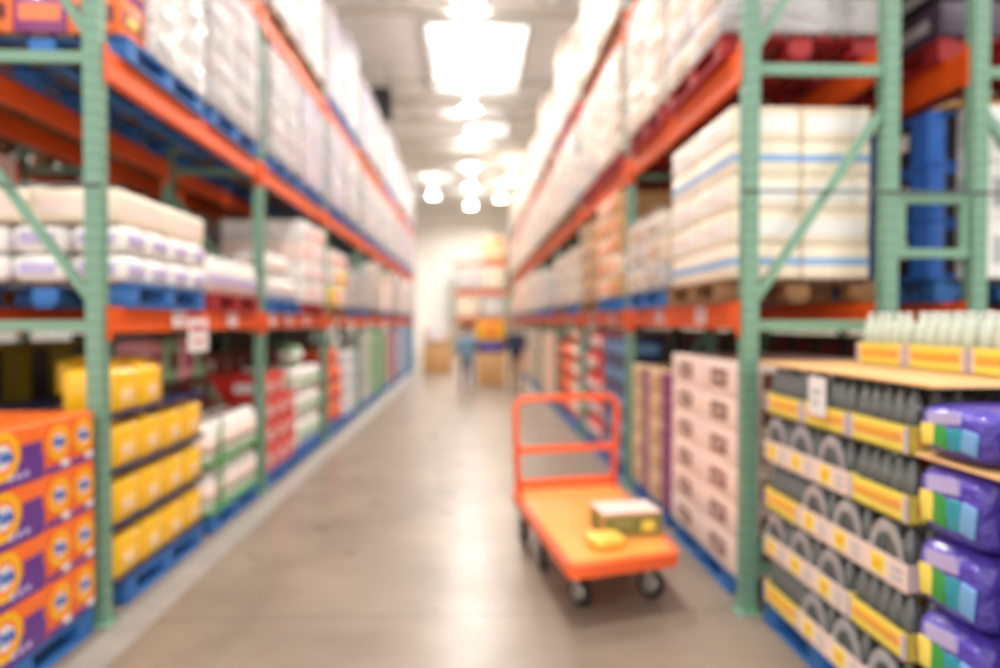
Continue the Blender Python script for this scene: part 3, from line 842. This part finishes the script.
for j in range(3):
    for i in range(2):
        place(cc, (2.03 + .14 + i * .275, 2.28 + .20 + j * .403, ztop + .018), PI, 'yellow trayed case of pale green bottles on plywood, %s from camera%s' % (ORD[j], '' if i == 0 else ', rear row'), 'cases of pale green bottles')
sm = MB(); sm.box((0, 0, 0), (.004, .15, .18)); sm.box((-.003, 0, .02), (.002, .08, .02), 1); sm.box((-.003, .01, -.03), (.002, .06, .02), 1)
place(('price_card', 'sign', [P_('card', sm, [M['tagw'], M['grey']])]), (BX - .012, 3.04, ztop - .11), 0, 'white price card on the top row of grey bottle cases')

# violet snack bags, nearest on the right
place(PK[('bluep', True)], (1.60 + .5, 1.77, 0), 0, 'blue pallet under the violet snack bags', 'floor pallets')
sb = snack_bag_kit(.36, .42, .263); sbt = snack_bag_kit(.36, .42, .19)
pz = PZ
for k in range(5):
    if k == 4:
        pz += .006
        pm = MB(); pm.box((0, 0, .007), (.95, 1.14, .014), 0, bev=.003)
        place(('plywood_sheet', 'board', [P_('sheet', pm, [M['ply']])]), (1.57 + .49, 1.78, pz), 0, 'tan plywood sheet under the top violet snack bags'); pz += .016
    for j in range(3):
        for i in range(2):
            if i == 1 and k < 4 and j < 2: continue
            place(sbt if k == 4 else sb, (1.57 + .215 + i * .43, 2.36 - .18 - j * .375, pz), PI, 'violet snack bag, %s layer, %s from the bottle pallet%s' % ('top' if k == 4 else LAYW[k], ORD[j], '' if i == 0 else ', rear row'), 'violet snack bags')
    pz += .261

# ================= SHELF LEVEL ONE
def shelf_goods(side, r, lvl, b, p, pal, kind, near=False):
    """one pallet and its wrapped load"""
    Yst, B, ZZ, XS = (YL, BL, ZL, LEFT_X) if side == 'left' else (YR, BRT, ZR, RIGHT_X)
    xa, xb = XS[r]; cx = (xa + xb) / 2
    cx += (0.0)
    y = Yst + b * B + (.79 if p == 0 else 2.07)
    z = ZZ[lvl][1] + .001
    rn = ('%s rack' % side) if r == 0 else ('rack behind %s rack' % side)
    wh = '%s level, %s bay of %s, %s half' % (LV[lvl], ORD[b], rn, ('near', 'far')[p])
    place(PK[(pal, near)], (cx, y, z), 0, '%s pallet, %s' % (PCOL[pal], wh), 'pallets on the shelves of the ' + rn)
    return cx, y, z + .142, wh, rn

LOADS = {}
def load(key, L, D, H, cols, layers, per=2, panel='grey'):
    if key not in LOADS: LOADS[key] = load_kit(L, D, H, cols, layers, per, panel, key[0] not in ('dark', 'kraft', 'pink', 'yellow', 'orange'))
    return LOADS[key]
def LD(cname, h):
    sets = {'white': (['loadw', 'loadw2', 'loadw'], 'grey', 'white'), 'cream': (['cream', 'loadw', 'peach'], 'tan', 'cream'), 'lilac': (['loadw2', 'loadl'], 'lilac', 'white and lilac'),
            'peach': (['peach', 'cream'], 'tan', 'peach'), 'kraft': (['kraft', 'tan'], 'brown', 'brown'), 'yellow': (['lemon', 'white'], 'orangeb', 'yellow and white'),
            'pink': (['palepink', 'white'], 'pink', 'white and pink'), 'bluew': (['loadw', 'cream', 'loadw2'], 'ltblue', 'white and blue'), 'mix': (['red', 'orangeb', 'dkred'], 'lemon', 'red and orange'),
            'blue': (['blue', 'navy'], 'lilac', 'blue'), 'dark': (['brown', 'plumd', 'black'], 'grey', 'dark'), 'orange': (['peach', 'tan'], 'orangeb', 'tan and orange')}
    cols, panel, word = sets[cname]
    return load((cname, h), 1.16, 1.0, h, cols, max(3, round(h / .24)), 2, panel), word

def put(side, r, lvl, b, p, pal, cname, h, near=False):
    cx, y, z, wh, rn = shelf_goods(side, r, lvl, b, p, pal, cname, near)
    kit, word = LD(cname, h)
    place(kit, (cx, y, z), 0 if side == 'left' else PI, '%s %s, %s' % (word, 'carton load' if kit[0] == 'carton_load' else 'wrapped load', wh), 'wrapped loads on the ' + rn)

# left lowest shelf
cx, y, z, wh, rn = shelf_goods('left', 0, 0, 0, 0, 'bluep', '', True)
lp = G('lp', lambda: pack_kit('lilac_pack', 'wrapped pack', .30, .33, .17, 'glossw', 'lilac', .02))
stack(lp, 'left', -2.03, y - .61, z, (.33, .30, .17), 4, 2, 'on left shelf', 'white and lilac wrapped pack', 'white and lilac packs', 3)
cp = G('cp', lambda: carton_kit('cream_carton', 'carton', (.5, .62, .20), 'cream', 'palepink', (.8, .5), bev=.03))
for j in range(2):
    for i in range(2):
        place(cp, (-2.06 - .26 - i * .51, y - .61 + .32 + j * .63, z + .352), 0, 'large cream carton on the white and lilac packs, %s %s' % (('near', 'far')[j], ('front', 'rear')[i]), 'cream cartons on the lowest left shelf')
cx, y, z, wh, rn = shelf_goods('left', 0, 0, 0, 1, 'redp', '', True)
wk = water_kit(.38, .45, .29, body='glossw')
stack(wk, 'left', -2.06, y - .57, z, (.45, .38, .29), 3, 1, 'on left red pallet', 'white water case', 'bottled water cases', 2)
cx, y, z, wh, rn = shelf_goods('left', 0, 0, 1, 0, 'bluep', '', True)
sp = G('sp', lambda: pack_kit('white_sack', 'sack', .38, .45, .24, 'glossw', 'palepink', .04))
stack(sp, 'left', -2.06, y - .57, z, (.45, .38, .24), 3, 2, 'on the lowest left shelf', 'plump white sack', 'plump white sacks', 2, lambda i, j, k: k == 1 and j == 2)
put('left', 0, 0, 1, 1, 'redp', 'pink', .98, True)
put('left', 0, 0, 2, 0, 'wood', 'yellow', .80)
put('left', 0, 0, 2, 1, 'bluep', 'white', .62)
for b in range(3, 7):
    for p in (0, 1): put('left', 0, 0, b, p, random.choice(['bluep', 'wood', 'bluep']), random.choice(['white', 'cream', 'white', 'pink', 'bluew']), random.choice([.62, .8, .98]))
# right lowest shelf
cx, y, z, wh, rn = shelf_goods('right', 0, 0, 0, 0, 'wood', '', True)
cbx = G('cbx', lambda: carton_kit('cream_carton', 'carton', (.42, .60, .205), 'cream', 'white', (.86, .5), stripe='peach', marks=rect_marks(), bev=.015))
cbs = G('cbs', lambda: carton_kit('blue_striped_carton', 'carton', (.42, .60, .205), 'cream', 'ltblue', (.98, .22), bev=.015))
for k in range(5):
    kit = cbs if k in (0, 3) else cbx
    for j in range(2):
        for i in range(2):
            if k < 4 and i == 1 and j == 1: continue
            place(kit, (1.545 + .215 + i * .43, y - .61 + .305 + j * .61, z + .002 + k * .208), PI, '%s carton on lowest right shelf, %s layer, %s column, %s row' % ('blue striped' if kit is cbs else 'cream', 'top' if k == 4 else LAYW[k], ('near', 'far')[j], ('front', 'rear')[i]), 'tall cream carton stack')
put('right', 0, 0, 0, 1, 'bluep', 'cream', .62, True)
put('right', 0, 0, 1, 0, 'bluep', 'orange', 1.1)
put('right', 0, 0, 1, 1, 'wood', 'kraft', .98)
put('right', 0, 0, 2, 0, 'bluep', 'peach', .8)
for b in range(2, 8):
    for p in (0, 1):
        if (b, p) == (2, 0): continue
        put('right', 0, 0, b, p, random.choice(['bluep', 'wood']), random.choice(['cream', 'peach', 'orange', 'white']), random.choice([.8, .98, .62]))  # cream and peach carry the right side's warm flare in their colour
# upper levels
cx, y, z, wh, rn = shelf_goods('left', 0, 1, 0, 0, 'bluep', '', True)
mixa = carton_kit('printed_carton', 'carton', (.3, .3, .24), 'orangeb', 'dkred', (.8, .4), marks=[(0, 0, .5, .5)], stripe='lemon')
mixb = carton_kit('printed_carton', 'carton', (.3, .3, .24), 'plum', 'salmon', (.8, .4), marks=[(0, 0, .5, .5)], stripe='ltblue')
for k in range(4):
    for i in range(3):
        place((mixa, mixb)[(i + k) % 2], (-2.06 - .16 - i * .305, y - .41, z + .002 + k * .243), 0, '%s printed carton above the near left post, %s layer, %s row in' % (('orange', 'plum')[(i + k) % 2], LAYW[k], ORD[i]), 'printed cartons at the near end of the middle level')
kit = load('shortwhite', .84, 1.0, 1.1, ['white', 'glossw'], 5, 2, 'grey')
place(kit, (cx, y + .18, z), 0, 'white wrapped load behind the printed cartons, middle level of left rack', 'wrapped loads on the left rack')
for b in range(7):
    for p in (0, 1):
        if (b, p) != (0, 0): put('left', 0, 1, b, p, 'bluep', ('bluew', 'white', 'lilac', 'white')[(b + p) % 4], random.choice([1.1, 1.15]), b == 0)
        put('left', 0, 2, b, p, ('bluep', 'wood')[b % 2], random.choice(['white', 'white', 'bluew', 'lilac']), random.choice([1.1, 1.3, 1.5]))
for b in range(8):
    for p in (0, 1):
        put('right', 0, 1, b, p, 'redp' if b < 2 else 'wood', ('cream', 'peach', 'cream', 'peach')[(b + p) % 4], random.choice([1.1, 1.15]), b == 0)  # warm flare is put into the load colours on this side
        put('right', 0, 2, b, p, ('redp', 'wood')[b % 2], random.choice(['peach', 'cream', 'peach']), random.choice([1.1, 1.3, 1.5]))
# rear racks, filled with loads added to block light between the shelves
for b in range(4):
    for p in (0, 1):
        put('left', 1, 0, b, p, 'wood', random.choice(['white', 'dark', 'pink']), random.choice([.8, .98]))
        put('left', 1, 1, b, p, 'wood', random.choice(['dark', 'white', 'mix']), 1.1)
        if b or p: put('right', 1, 0, b, p, 'bluep', random.choice(['kraft', 'dark', 'blue']), 1.1)
        else:
            cx, y, z, wh, rn = shelf_goods('right', 1, 0, 0, 0, 'bluep', '', True)
            bc = carton_kit('blue_carton', 'carton', (.30, .55, .345), 'blue', 'black', (.35, .8), marks=[(0, .1, .8, .4)], stripe='white')
            wc = carton_kit('white_carton', 'carton', (.6, .11, .345), 'white', 'grey', (.5, .5))
            pm = MB(); pm.box((0, 0, .009), (.72, 1.26, .018), 0, bev=.003)
            place(('plywood_sheet', 'board', [P_('sheet', pm, [M['ply']])]), (3.22, y - .04, z + 3 * .348 + .004), 0, 'plywood sheet on the blue cartons behind the right end post')
            for k in range(3):
                for j in range(2):
                    for i in range(2):
                        place(bc, (2.96 + .16 + .14 + i * .305 - (.305 if i == 0 else .305), y - .28 + j * .56, z + .002 + k * .348), PI, 'bright blue carton behind the right end post, %s layer, %s column, %s row' % (LAYW[k], ('near', 'far')[j], ('front', 'rear')[i]), 'blue cartons in the rack behind the right rack')
                    if j == 0: place(wc, (3.27, y - .28 - .275 - .062, z + .002 + k * .348), PI, 'narrow white carton at the near side of the blue cartons, %s layer' % LAYW[k], 'narrow white cartons')
        put('right', 1, 1, b, p, 'redp' if b == 0 else 'wood', random.choice(['dark', 'kraft']), 1.1)

# signs and price tags on the beams
def card(w_, h_):
    m = MB(); m.box((0, 0, 0), (.005, w_, h_)); m.box((.004, 0, h_ * .2), (.002, w_ * .8, h_ * .22), 1); m.box((.004, 0, -h_ * .2), (.002, w_ * .6, h_ * .12), 1)
    return ('price_card', 'sign', [P_('card', m, [M['tagw'], M['tagp']])])
c_big, c_small = card(.34, .24), card(.2, .11)
place(c_big, (-2.025, 4.98, 1.585), 0, 'large white price sign hanging below the left orange beam', 'price signs on the beams')
for i, (yy) in enumerate((4.72, 5.75, 6.9, 7.5, 8.3, 10.1, 11.2)):
    place(c_small, (-2.05, yy, 1.70), 0, 'small white price tag on the lower left beam, %s from the near post' % ORD[i], 'price signs on the beams')
for i, (yy) in enumerate((4.5, 5.5, 7.4, 8.6)):
    place(c_small, (1.54, yy, 1.725), PI, 'small white price tag on the lower right beam, %s from the near post' % ORD[i], 'price signs on the beams')

# ------------------------------------------------------------------ platform cart
FL, FR, RL_, RR_ = Vector((.511, 3.41)), Vector((1.16, 3.60)), Vector((.31, 4.98)), Vector((1.14, 5.16))
ctr = (FL + FR + RL_ + RR_) / 4
cart = link('platform_cart', None, None, (ctr.x * 1.053 - .03, ctr.y * 1.053, 0)); cart.scale = (1.053,) * 3; tag(cart, 'orange flatbed platform cart with tall tube handle standing in the aisle', 'cart')
def pt2(a, b, zz=0): # a along width 0..1 (left to right), b front to rear 0..1
    f = FL.lerp(FR, a); r = RL_.lerp(RR_, a); q = f.lerp(r, b) - ctr
    return (q.x, q.y, zz)
def rounded_outline(inset, rad=.07, n=5):
    cs = [Vector(pt2(inset, inset * .6)[:2]), Vector(pt2(1 - inset, inset * .6)[:2]), Vector(pt2(1 - inset, 1 - inset * .6)[:2]), Vector(pt2(inset, 1 - inset * .6)[:2])]
    out = []
    for i in range(4):
        p, a, b = cs[i], cs[i - 1], cs[(i + 1) % 4]
        u = (a - p).normalized(); v = (b - p).normalized(); r = rad if i < 2 else .02
        for k in range(n + 1):
            t = k / n; q0 = p + u * r * (1 - t) ** 2 + v * r * t ** 2
            out.append(q0)
    return out
def slab(out, z0, z1, mi=0, m=None):
    m = m or MB(); n = len(out); b = len(m.v)
    m.v += [(p.x, p.y, z0) for p in out] + [(p.x, p.y, z1) for p in out]
    m.f.append(tuple(b + i for i in range(n))[::-1]); m.f.append(tuple(b + n + i for i in range(n))); m.m += [mi, mi]; m.sm += [False, False]
    for i in range(n):
        j = (i + 1) % n; m.f.append((b + i, b + j, b + n + j, b + n + i)); m.m.append(mi); m.sm.append(False)
    return m
link('deck_rim', slab(rounded_outline(0), .255, .325).mesh('deck_rim', [M['cart']]), cart)
dk_ = link('deck', slab(rounded_outline(.05, .05), .318, .331).mesh('deck', [M['deck']]), cart)
m = MB()
hr = .024; e = .0
h_l = Vector(pt2(.045, .975, .33)); h_r = Vector(pt2(.955, .975, .33)); TOP = 1.02
def lerp(a, b, t): return a + (b - a) * t
uL = Vector((-.02, .01, 0)); uR = Vector((.03, .01, 0))
pts = [h_l, h_l + uL + Vector((0, 0, TOP - .33 - .09))]
ux = (h_r - h_l).normalized()
for k in range(1, 6):
    a = PI / 2 * k / 5; pts.append(h_l + uL + ux * (.09 * (1 - math.cos(a))) + Vector((0, 0, TOP - .33 - .09 + .09 * math.sin(a))))
for k in range(0, 6):
    a = PI / 2 * (1 - k / 5); pts.append(h_r + uR - ux * (.09 * (1 - math.cos(a))) + Vector((0, 0, TOP - .33 - .09 + .09 * math.sin(a))))
pts.append(h_r)
m.tube(pts, hr, 12); hd = link('handle', m.mesh('handle', [M['cart']]), cart)
for zz, hh, ww in ((.635, .05, .02), (.375, .07, .02)):
    m = MB(); m.bar(h_l + uL * .5 + Vector((0, 0, zz - .33)), h_r + uR * .5 + Vector((0, 0, zz - .33)), ww, hh); link('crossbar', m.mesh('crossbar', [M['cart']]), cart)
def caster(x, y, ang, r=.082):
    y_ = y
    o = MB(); 
    for s in (-1, 1): o.box((s * .032, 0, r + .045), (.006, .06, .17))
    o.box((0, 0, r * 2 + .045), (.09, .09, .012)); o.lathe([(.03, r * 2 + .03), (.03, .256)], n=12)
    f = link('caster', o.mesh('caster_fork', [M['steelw']]), cart, (x, y_, 0), ang)
    rot = Matrix.Rotation(PI / 2, 3, 'Y')
    t = MB(); t.lathe([(r * .66, -.02), (r * .94, -.022), (r, -.014), (r, .014), (r * .94, .022), (r * .66, .02)], (0, 0, r), 24, 0, rot)
    link('wheel', t.mesh('wheel', [M['rubber']]), f)
    t = MB(); t.lathe([(.02, -.026), (r * .64, -.022), (r * .64, .022), (.02, .026)], (0, 0, r), 20, 0, rot)
    link('hub', t.mesh('hub', [M['steelw']]), f)
def cw(X, Y): return (X - ctr.x, Y - ctr.y)
for X_, Y_, a_ in ((.617, 3.70, .5), (1.045, 3.80, .9), (.47, 4.27, -.2), (1.02, 4.42, -.2), (.385, 4.82, .1), (1.06, 4.98, .1)):
    q = cw(X_, Y_); caster(q[0], q[1], a_)
# things on the cart
gcart = CK('green', 'olive', (.30, .36, .15), (.8, .6))
m = MB(); m.box((0, 0, .075), (.39, .27, .15), 0, bev=.01); m.box((0, 0, .151), (.38, .26, .004), 1)
p = MB(); p.box((0, -.1365, .075), (.36, .003, .11), 0); p.box((-.06, -.139, .085), (.12, .003, .05), 1); p.box((.1, -.139, .07), (.08, .003, .06), 2); p.box((-.1965, 0, .075), (.003, .22, .11), 0)
place(('green_carton', 'carton', [P_('carton', m, [M['kraft'], M['palepink']]), P_('printed_panel', p, [M['mossy'], M['olive2'], M['lemon']])]), (.935 * 1.053 - .03, 3.98 * 1.053, .351), .12, 'green carton with pale pink top lying on the orange cart deck')
m = bag_mesh(.2, .22, .07); p = MB(); p.box((-.03, 0, .058), (.08, .1, .008), 0, bev=.003); p.box((.05, -.02, .058), (.06, .07, .008), 1, bev=.003)
place(('yellow_pouch', 'pouch', [P_('pouch', m, [M['labely']]), P_('printed_patch', p, [M['palepink'], M['brownprint']])]), (.76 * 1.053 - .03, 3.72 * 1.053, .351), .3, 'small yellow pouch in front of the green carton on the cart')

# ------------------------------------------------------------------ far end
cx0 = -1.12
pm = MB(); pm.box((0, 0, .45), (.9, .9, .9), 0, bev=.01); pm.box((0, 0, 1.15), (.86, .86, .48), 0, bev=.01)
sg = MB(); sg.box((0, -.47, .95), (.62, .02, .4))
place(('cardboard_display', 'display', [P_('bin', pm, [M['tan']]), P_('sign_board', sg, [M['tagw']], (0, 0, .3), 'white sign board')]), (-1.15, 22.0, 0.0), 0, 'tan cardboard display with white sign at far left end of the aisle')
# back rack across the end of the aisle
pm_, bp_ = post_mesh(4.9)
BY = 34.2
kx = [-1.0, 1.8, 4.6]
for i, x in enumerate(kx):
    o = link('upright_frame', None, None, (x, BY, 0)); tag(o, 'teal upright frame of the rack against the back wall, %s from left' % ORD[i], 'rack upright', 'uprights of the back rack')
    for dy in (0, .85): q = link('post', pm_, o, (0, dy, 0)); link('base_plate', bp_, q)
    for z in (1.2, 2.7, 4.2):
        mm = MB(); mm.bar((0, .05, z), (0, .8, z), .035, .05); link('horizontal_brace', mm.mesh('horizontal_brace', [M['teal']]), o)
for i in range(2):
    for li, zz in enumerate((1.66, 3.09, 4.58)):
        mm = MB(); mm.box((0, 0, .07), (2.7, .05, .14))
        for yy in (0,): pass
        o = link('load_beam', mm.mesh('load_beam', [M['orange']]), None, (kx[i] + 1.4, BY, zz)); tag(o, 'orange load beam of back wall rack, %s level, %s bay' % (LV[li], ('left', 'right')[i]), 'rack beam', 'beams of the back rack')
        mm = MB(); mm.box((0, 0, .07), (2.7, .05, .14))
        o = link('load_beam', mm.mesh('load_beam', [M['orange']]), None, (kx[i] + 1.4, BY + .85, zz)); tag(o, 'rear orange beam of back wall rack, %s level, %s bay' % (LV[li], ('left', 'right')[i]), 'rack beam', 'beams of the back rack')
        for p in (0, 1):
            if (i, li, p) == (0, 2, 0): continue
            x = kx[i] + .75 + p * 1.3; z = zz + .141
            wh = '%s level, %s of back wall rack' % (LV[li], ORD[i * 2 + p])
            place(PK[('wood', False)], (x, BY + .45, z), PI / 2, 'bare wood pallet, %s' % wh, 'pallets of the back rack')
            kit, word = LD(('peach', 'white', 'cream', 'orange', 'white', 'yellow')[(i * 3 + li + p) % 6], (.98, 1.1, 1.3)[li] if li < 2 else 1.1)
            place(kit, (x, BY + .45, z + .143), -PI / 2, '%s %s, %s' % (word, 'carton load' if kit[0] == 'carton_load' else 'wrapped load', wh), 'wrapped loads of the back rack')
    for p in (0, 1):
        x = kx[i] + .75 + p * 1.3
        wh = 'on the floor, %s of back wall rack' % ORD[i * 2 + p]
        place(PK[('wood', False)], (x, BY + .45, 0), PI / 2, 'bare wood pallet %s' % wh, 'pallets of the back rack')
        kit, word = LD(('kraft', 'orange', 'peach', 'kraft')[i * 2 + p], 1.1)
        place(kit, (x, BY + .45, .143), -PI / 2, '%s carton load %s' % (word, wh), 'wrapped loads of the back rack')
# stock trolley with cartons, right of the shopper
o = CK('yellow', 'orangeb', (.55, .7, .42), (.5, .5), 'orange_carton')
tb = MB(); tb.box((0, 0, .44), (.72, .6, .86), 0, bev=.015)
place(('cardboard_bin', 'carton', [P_('bin', tb, [M['tan']])]), (.46, 17.4, 0), 0, 'tan cardboard bin standing in the far aisle beside the shoppers')
tb = MB(); tb.box((0, 0, .16), (.7, .58, .32), 0, bev=.05); tb.box((0, -.29, .16), (.5, .02, .15), 1)
place(('dark_crate', 'crate', [P_('crate', tb, [M['navy'], M['violet']])]), (.46, 17.4, .875), 0, 'dark violet crate on the tan bin in the far aisle')
place(G('yc', lambda: carton_kit('yellow_carton', 'carton', (.55, .72, .46), 'yellow', 'orangeb', (.5, .5))), (.46, 17.4, 1.2), -PI / 2, 'large yellow orange carton on top of the dark crate in the far aisle')

# people
def person(loc, rotz, top, legs, label, H=1.68, stride=.16, arm_fwd=.25):
    root = link('person', None, None, loc, rotz); tag(root, label, 'person')
    s = H / 1.75
    # skeleton faces local +Y
    def skin(name, chains, matl, parent, lvl=2):
        V, E, Rr = [], [], []
        for ch in chains:
            prev = None
            for co, r in ch:
                if isinstance(co, int): prev = co; continue
                V.append(tuple(c * s for c in co)); Rr.append(r * s)
                if prev is not None: E.append((prev, len(V) - 1))
                prev = len(V) - 1
        me = bpy.data.meshes.new(name); me.from_pydata(V, E, []); me.update()
        ob = link(name, me, parent)
        md = ob.modifiers.new('skin', 'SKIN'); md.use_smooth_shade = True
        for i, r in enumerate(Rr): me.skin_vertices[0].data[i].radius = (r, r)
        me.skin_vertices[0].data[0].use_root = True
        sd = ob.modifiers.new('sub', 'SUBSURF'); sd.levels = lvl; sd.render_levels = lvl
        me.materials.append(matl)
        return ob
    f = stride
    # body (skin): torso, neck, head, arms, legs
    B_ = [[((0, 0, .93), .12), ((0, -.01, 1.08), .115), ((0, 0, 1.25), .135), ((0, 0, 1.40), .11), ((0, .01, 1.50), .052), ((0, .02, 1.56), .06), ((0, .03, 1.64), .09), ((0, .02, 1.71), .065)]]
    for sx, st in ((-1, 1), (1, -1)):
        B_.append([(0, 0), ((sx * .09, 0, .88), .088), ((sx * .10, st * f * .6 + .02, .49), .056), ((sx * .10, st * f - .03, .10), .038), ((sx * .11, st * f + .05, .04), .035), ((sx * .12, st * f + .13, .03), .03)])
        B_.append([(3, 0), ((sx * .17, 0, 1.40), .055), ((sx * .23, -st * .06, 1.12), .042), ((sx * .22, -st * .06 + arm_fwd, .93), .03), ((sx * .215, -st * .06 + arm_fwd + .08, .90), .026)])
    body = skin('body', B_, M['skin'], root)
    for sx, st in ((-1, 1), (1, -1)):
        hx, hy, hz = sx * .215, -st * .06 + arm_fwd + .08, .90
        fing = []
        for k in range(4):
            L = (.07, .08, .075, .06)[k]; ox = (k - 1.5) * .02
            fing.append([((hx + ox * .4, hy - .02, hz), .009), ((hx + ox, hy + .03, hz), .009), ((hx + ox, hy + .03 + L * .6, hz - .01), .008), ((hx + ox, hy + .03 + L, hz - .035), .007)])
        fing.append([((hx - sx * .01, hy - .02, hz), .01), ((hx - sx * .04, hy + .02, hz - .005), .01), ((hx - sx * .05, hy + .05, hz - .02), .008)])
        skin('hand', fing, M['skin'], root, 1)
    sh = [[((0, 0, .80), .17), ((0, 0, .92), .175), ((0, -.01, 1.08), .165), ((0, 0, 1.25), .175), ((0, 0, 1.42), .14), ((0, .0, 1.50), .075)]]
    for sx, st in ((-1, 1), (1, -1)): sh.append([(4, 0), ((sx * .17, 0, 1.405), .075), ((sx * .232, -st * .06, 1.13), .058), ((sx * .228, -st * .06 + arm_fwd * .4, 1.04), .05)])
    skin('shirt', sh, top, root)
    tr = [[((0, 0, 1.02), .15), ((0, 0, .90), .155)]]
    for sx, st in ((-1, 1), (1, -1)): tr.append([(1, 0), ((sx * .095, .01, .80), .105), ((sx * .10, st * f * .6 + .02, .49), .075), ((sx * .10, st * f - .03, .11), .058)])
    skin('trousers', tr, legs, root)
    h = MB()
    h.lathe([(.03, -.10), (.085, -.08), (.104, -.02), (.103, .04), (.085, .085), (.03, .105)], (0, -.034, 1.672 * s), 16); link('hair', h.mesh('hair', [M['hair']]), root)
    fc = MB(); fc.box((0, .125 * s, 1.63 * s), (.022, .03, .04), 0, bev=.008); link('nose', fc.mesh('nose', [M['skin']]), root)
    for sx in (-1, 1):
        e_ = MB(); e_.lathe([(.003, -.004), (.011, 0), (.003, .004)], (sx * .033, .112 * s, 1.655 * s), 10, 0, Matrix.Rotation(PI / 2, 3, 'X')); link('eye', e_.mesh('eye', [M['black']]), root)
        e_ = MB(); e_.box((sx * .098, .02, 1.635 * s), (.02, .035, .06), 0, bev=.008); link('ear', e_.mesh('ear', [M['skin']]), root)
        st = 1 if sx < 0 else -1
        b_ = MB(); b_.box((sx * .112 * s, (st * f + .04) * s, .045), (.1, .27, .09), 0, bev=.03); link('shoe', b_.mesh('shoe', [M['shoe']]), root)
    mo = MB(); mo.box((0, .122 * s, 1.592 * s), (.045, .01, .01), 0, bev=.003); link('mouth', mo.mesh('mouth', [M['dkred']]), root)
    return root
person((-.14, 16.2, 0), R(8), M['shirtb'], M['jeans'], 'person in pale blue shirt walking away down the middle of the aisle', 1.62)
person((1.0, 15.5, 0), R(170), M['navyc'], M['khaki'], 'person in navy top and khaki trousers beside the right rack', 1.7, .08, .1)
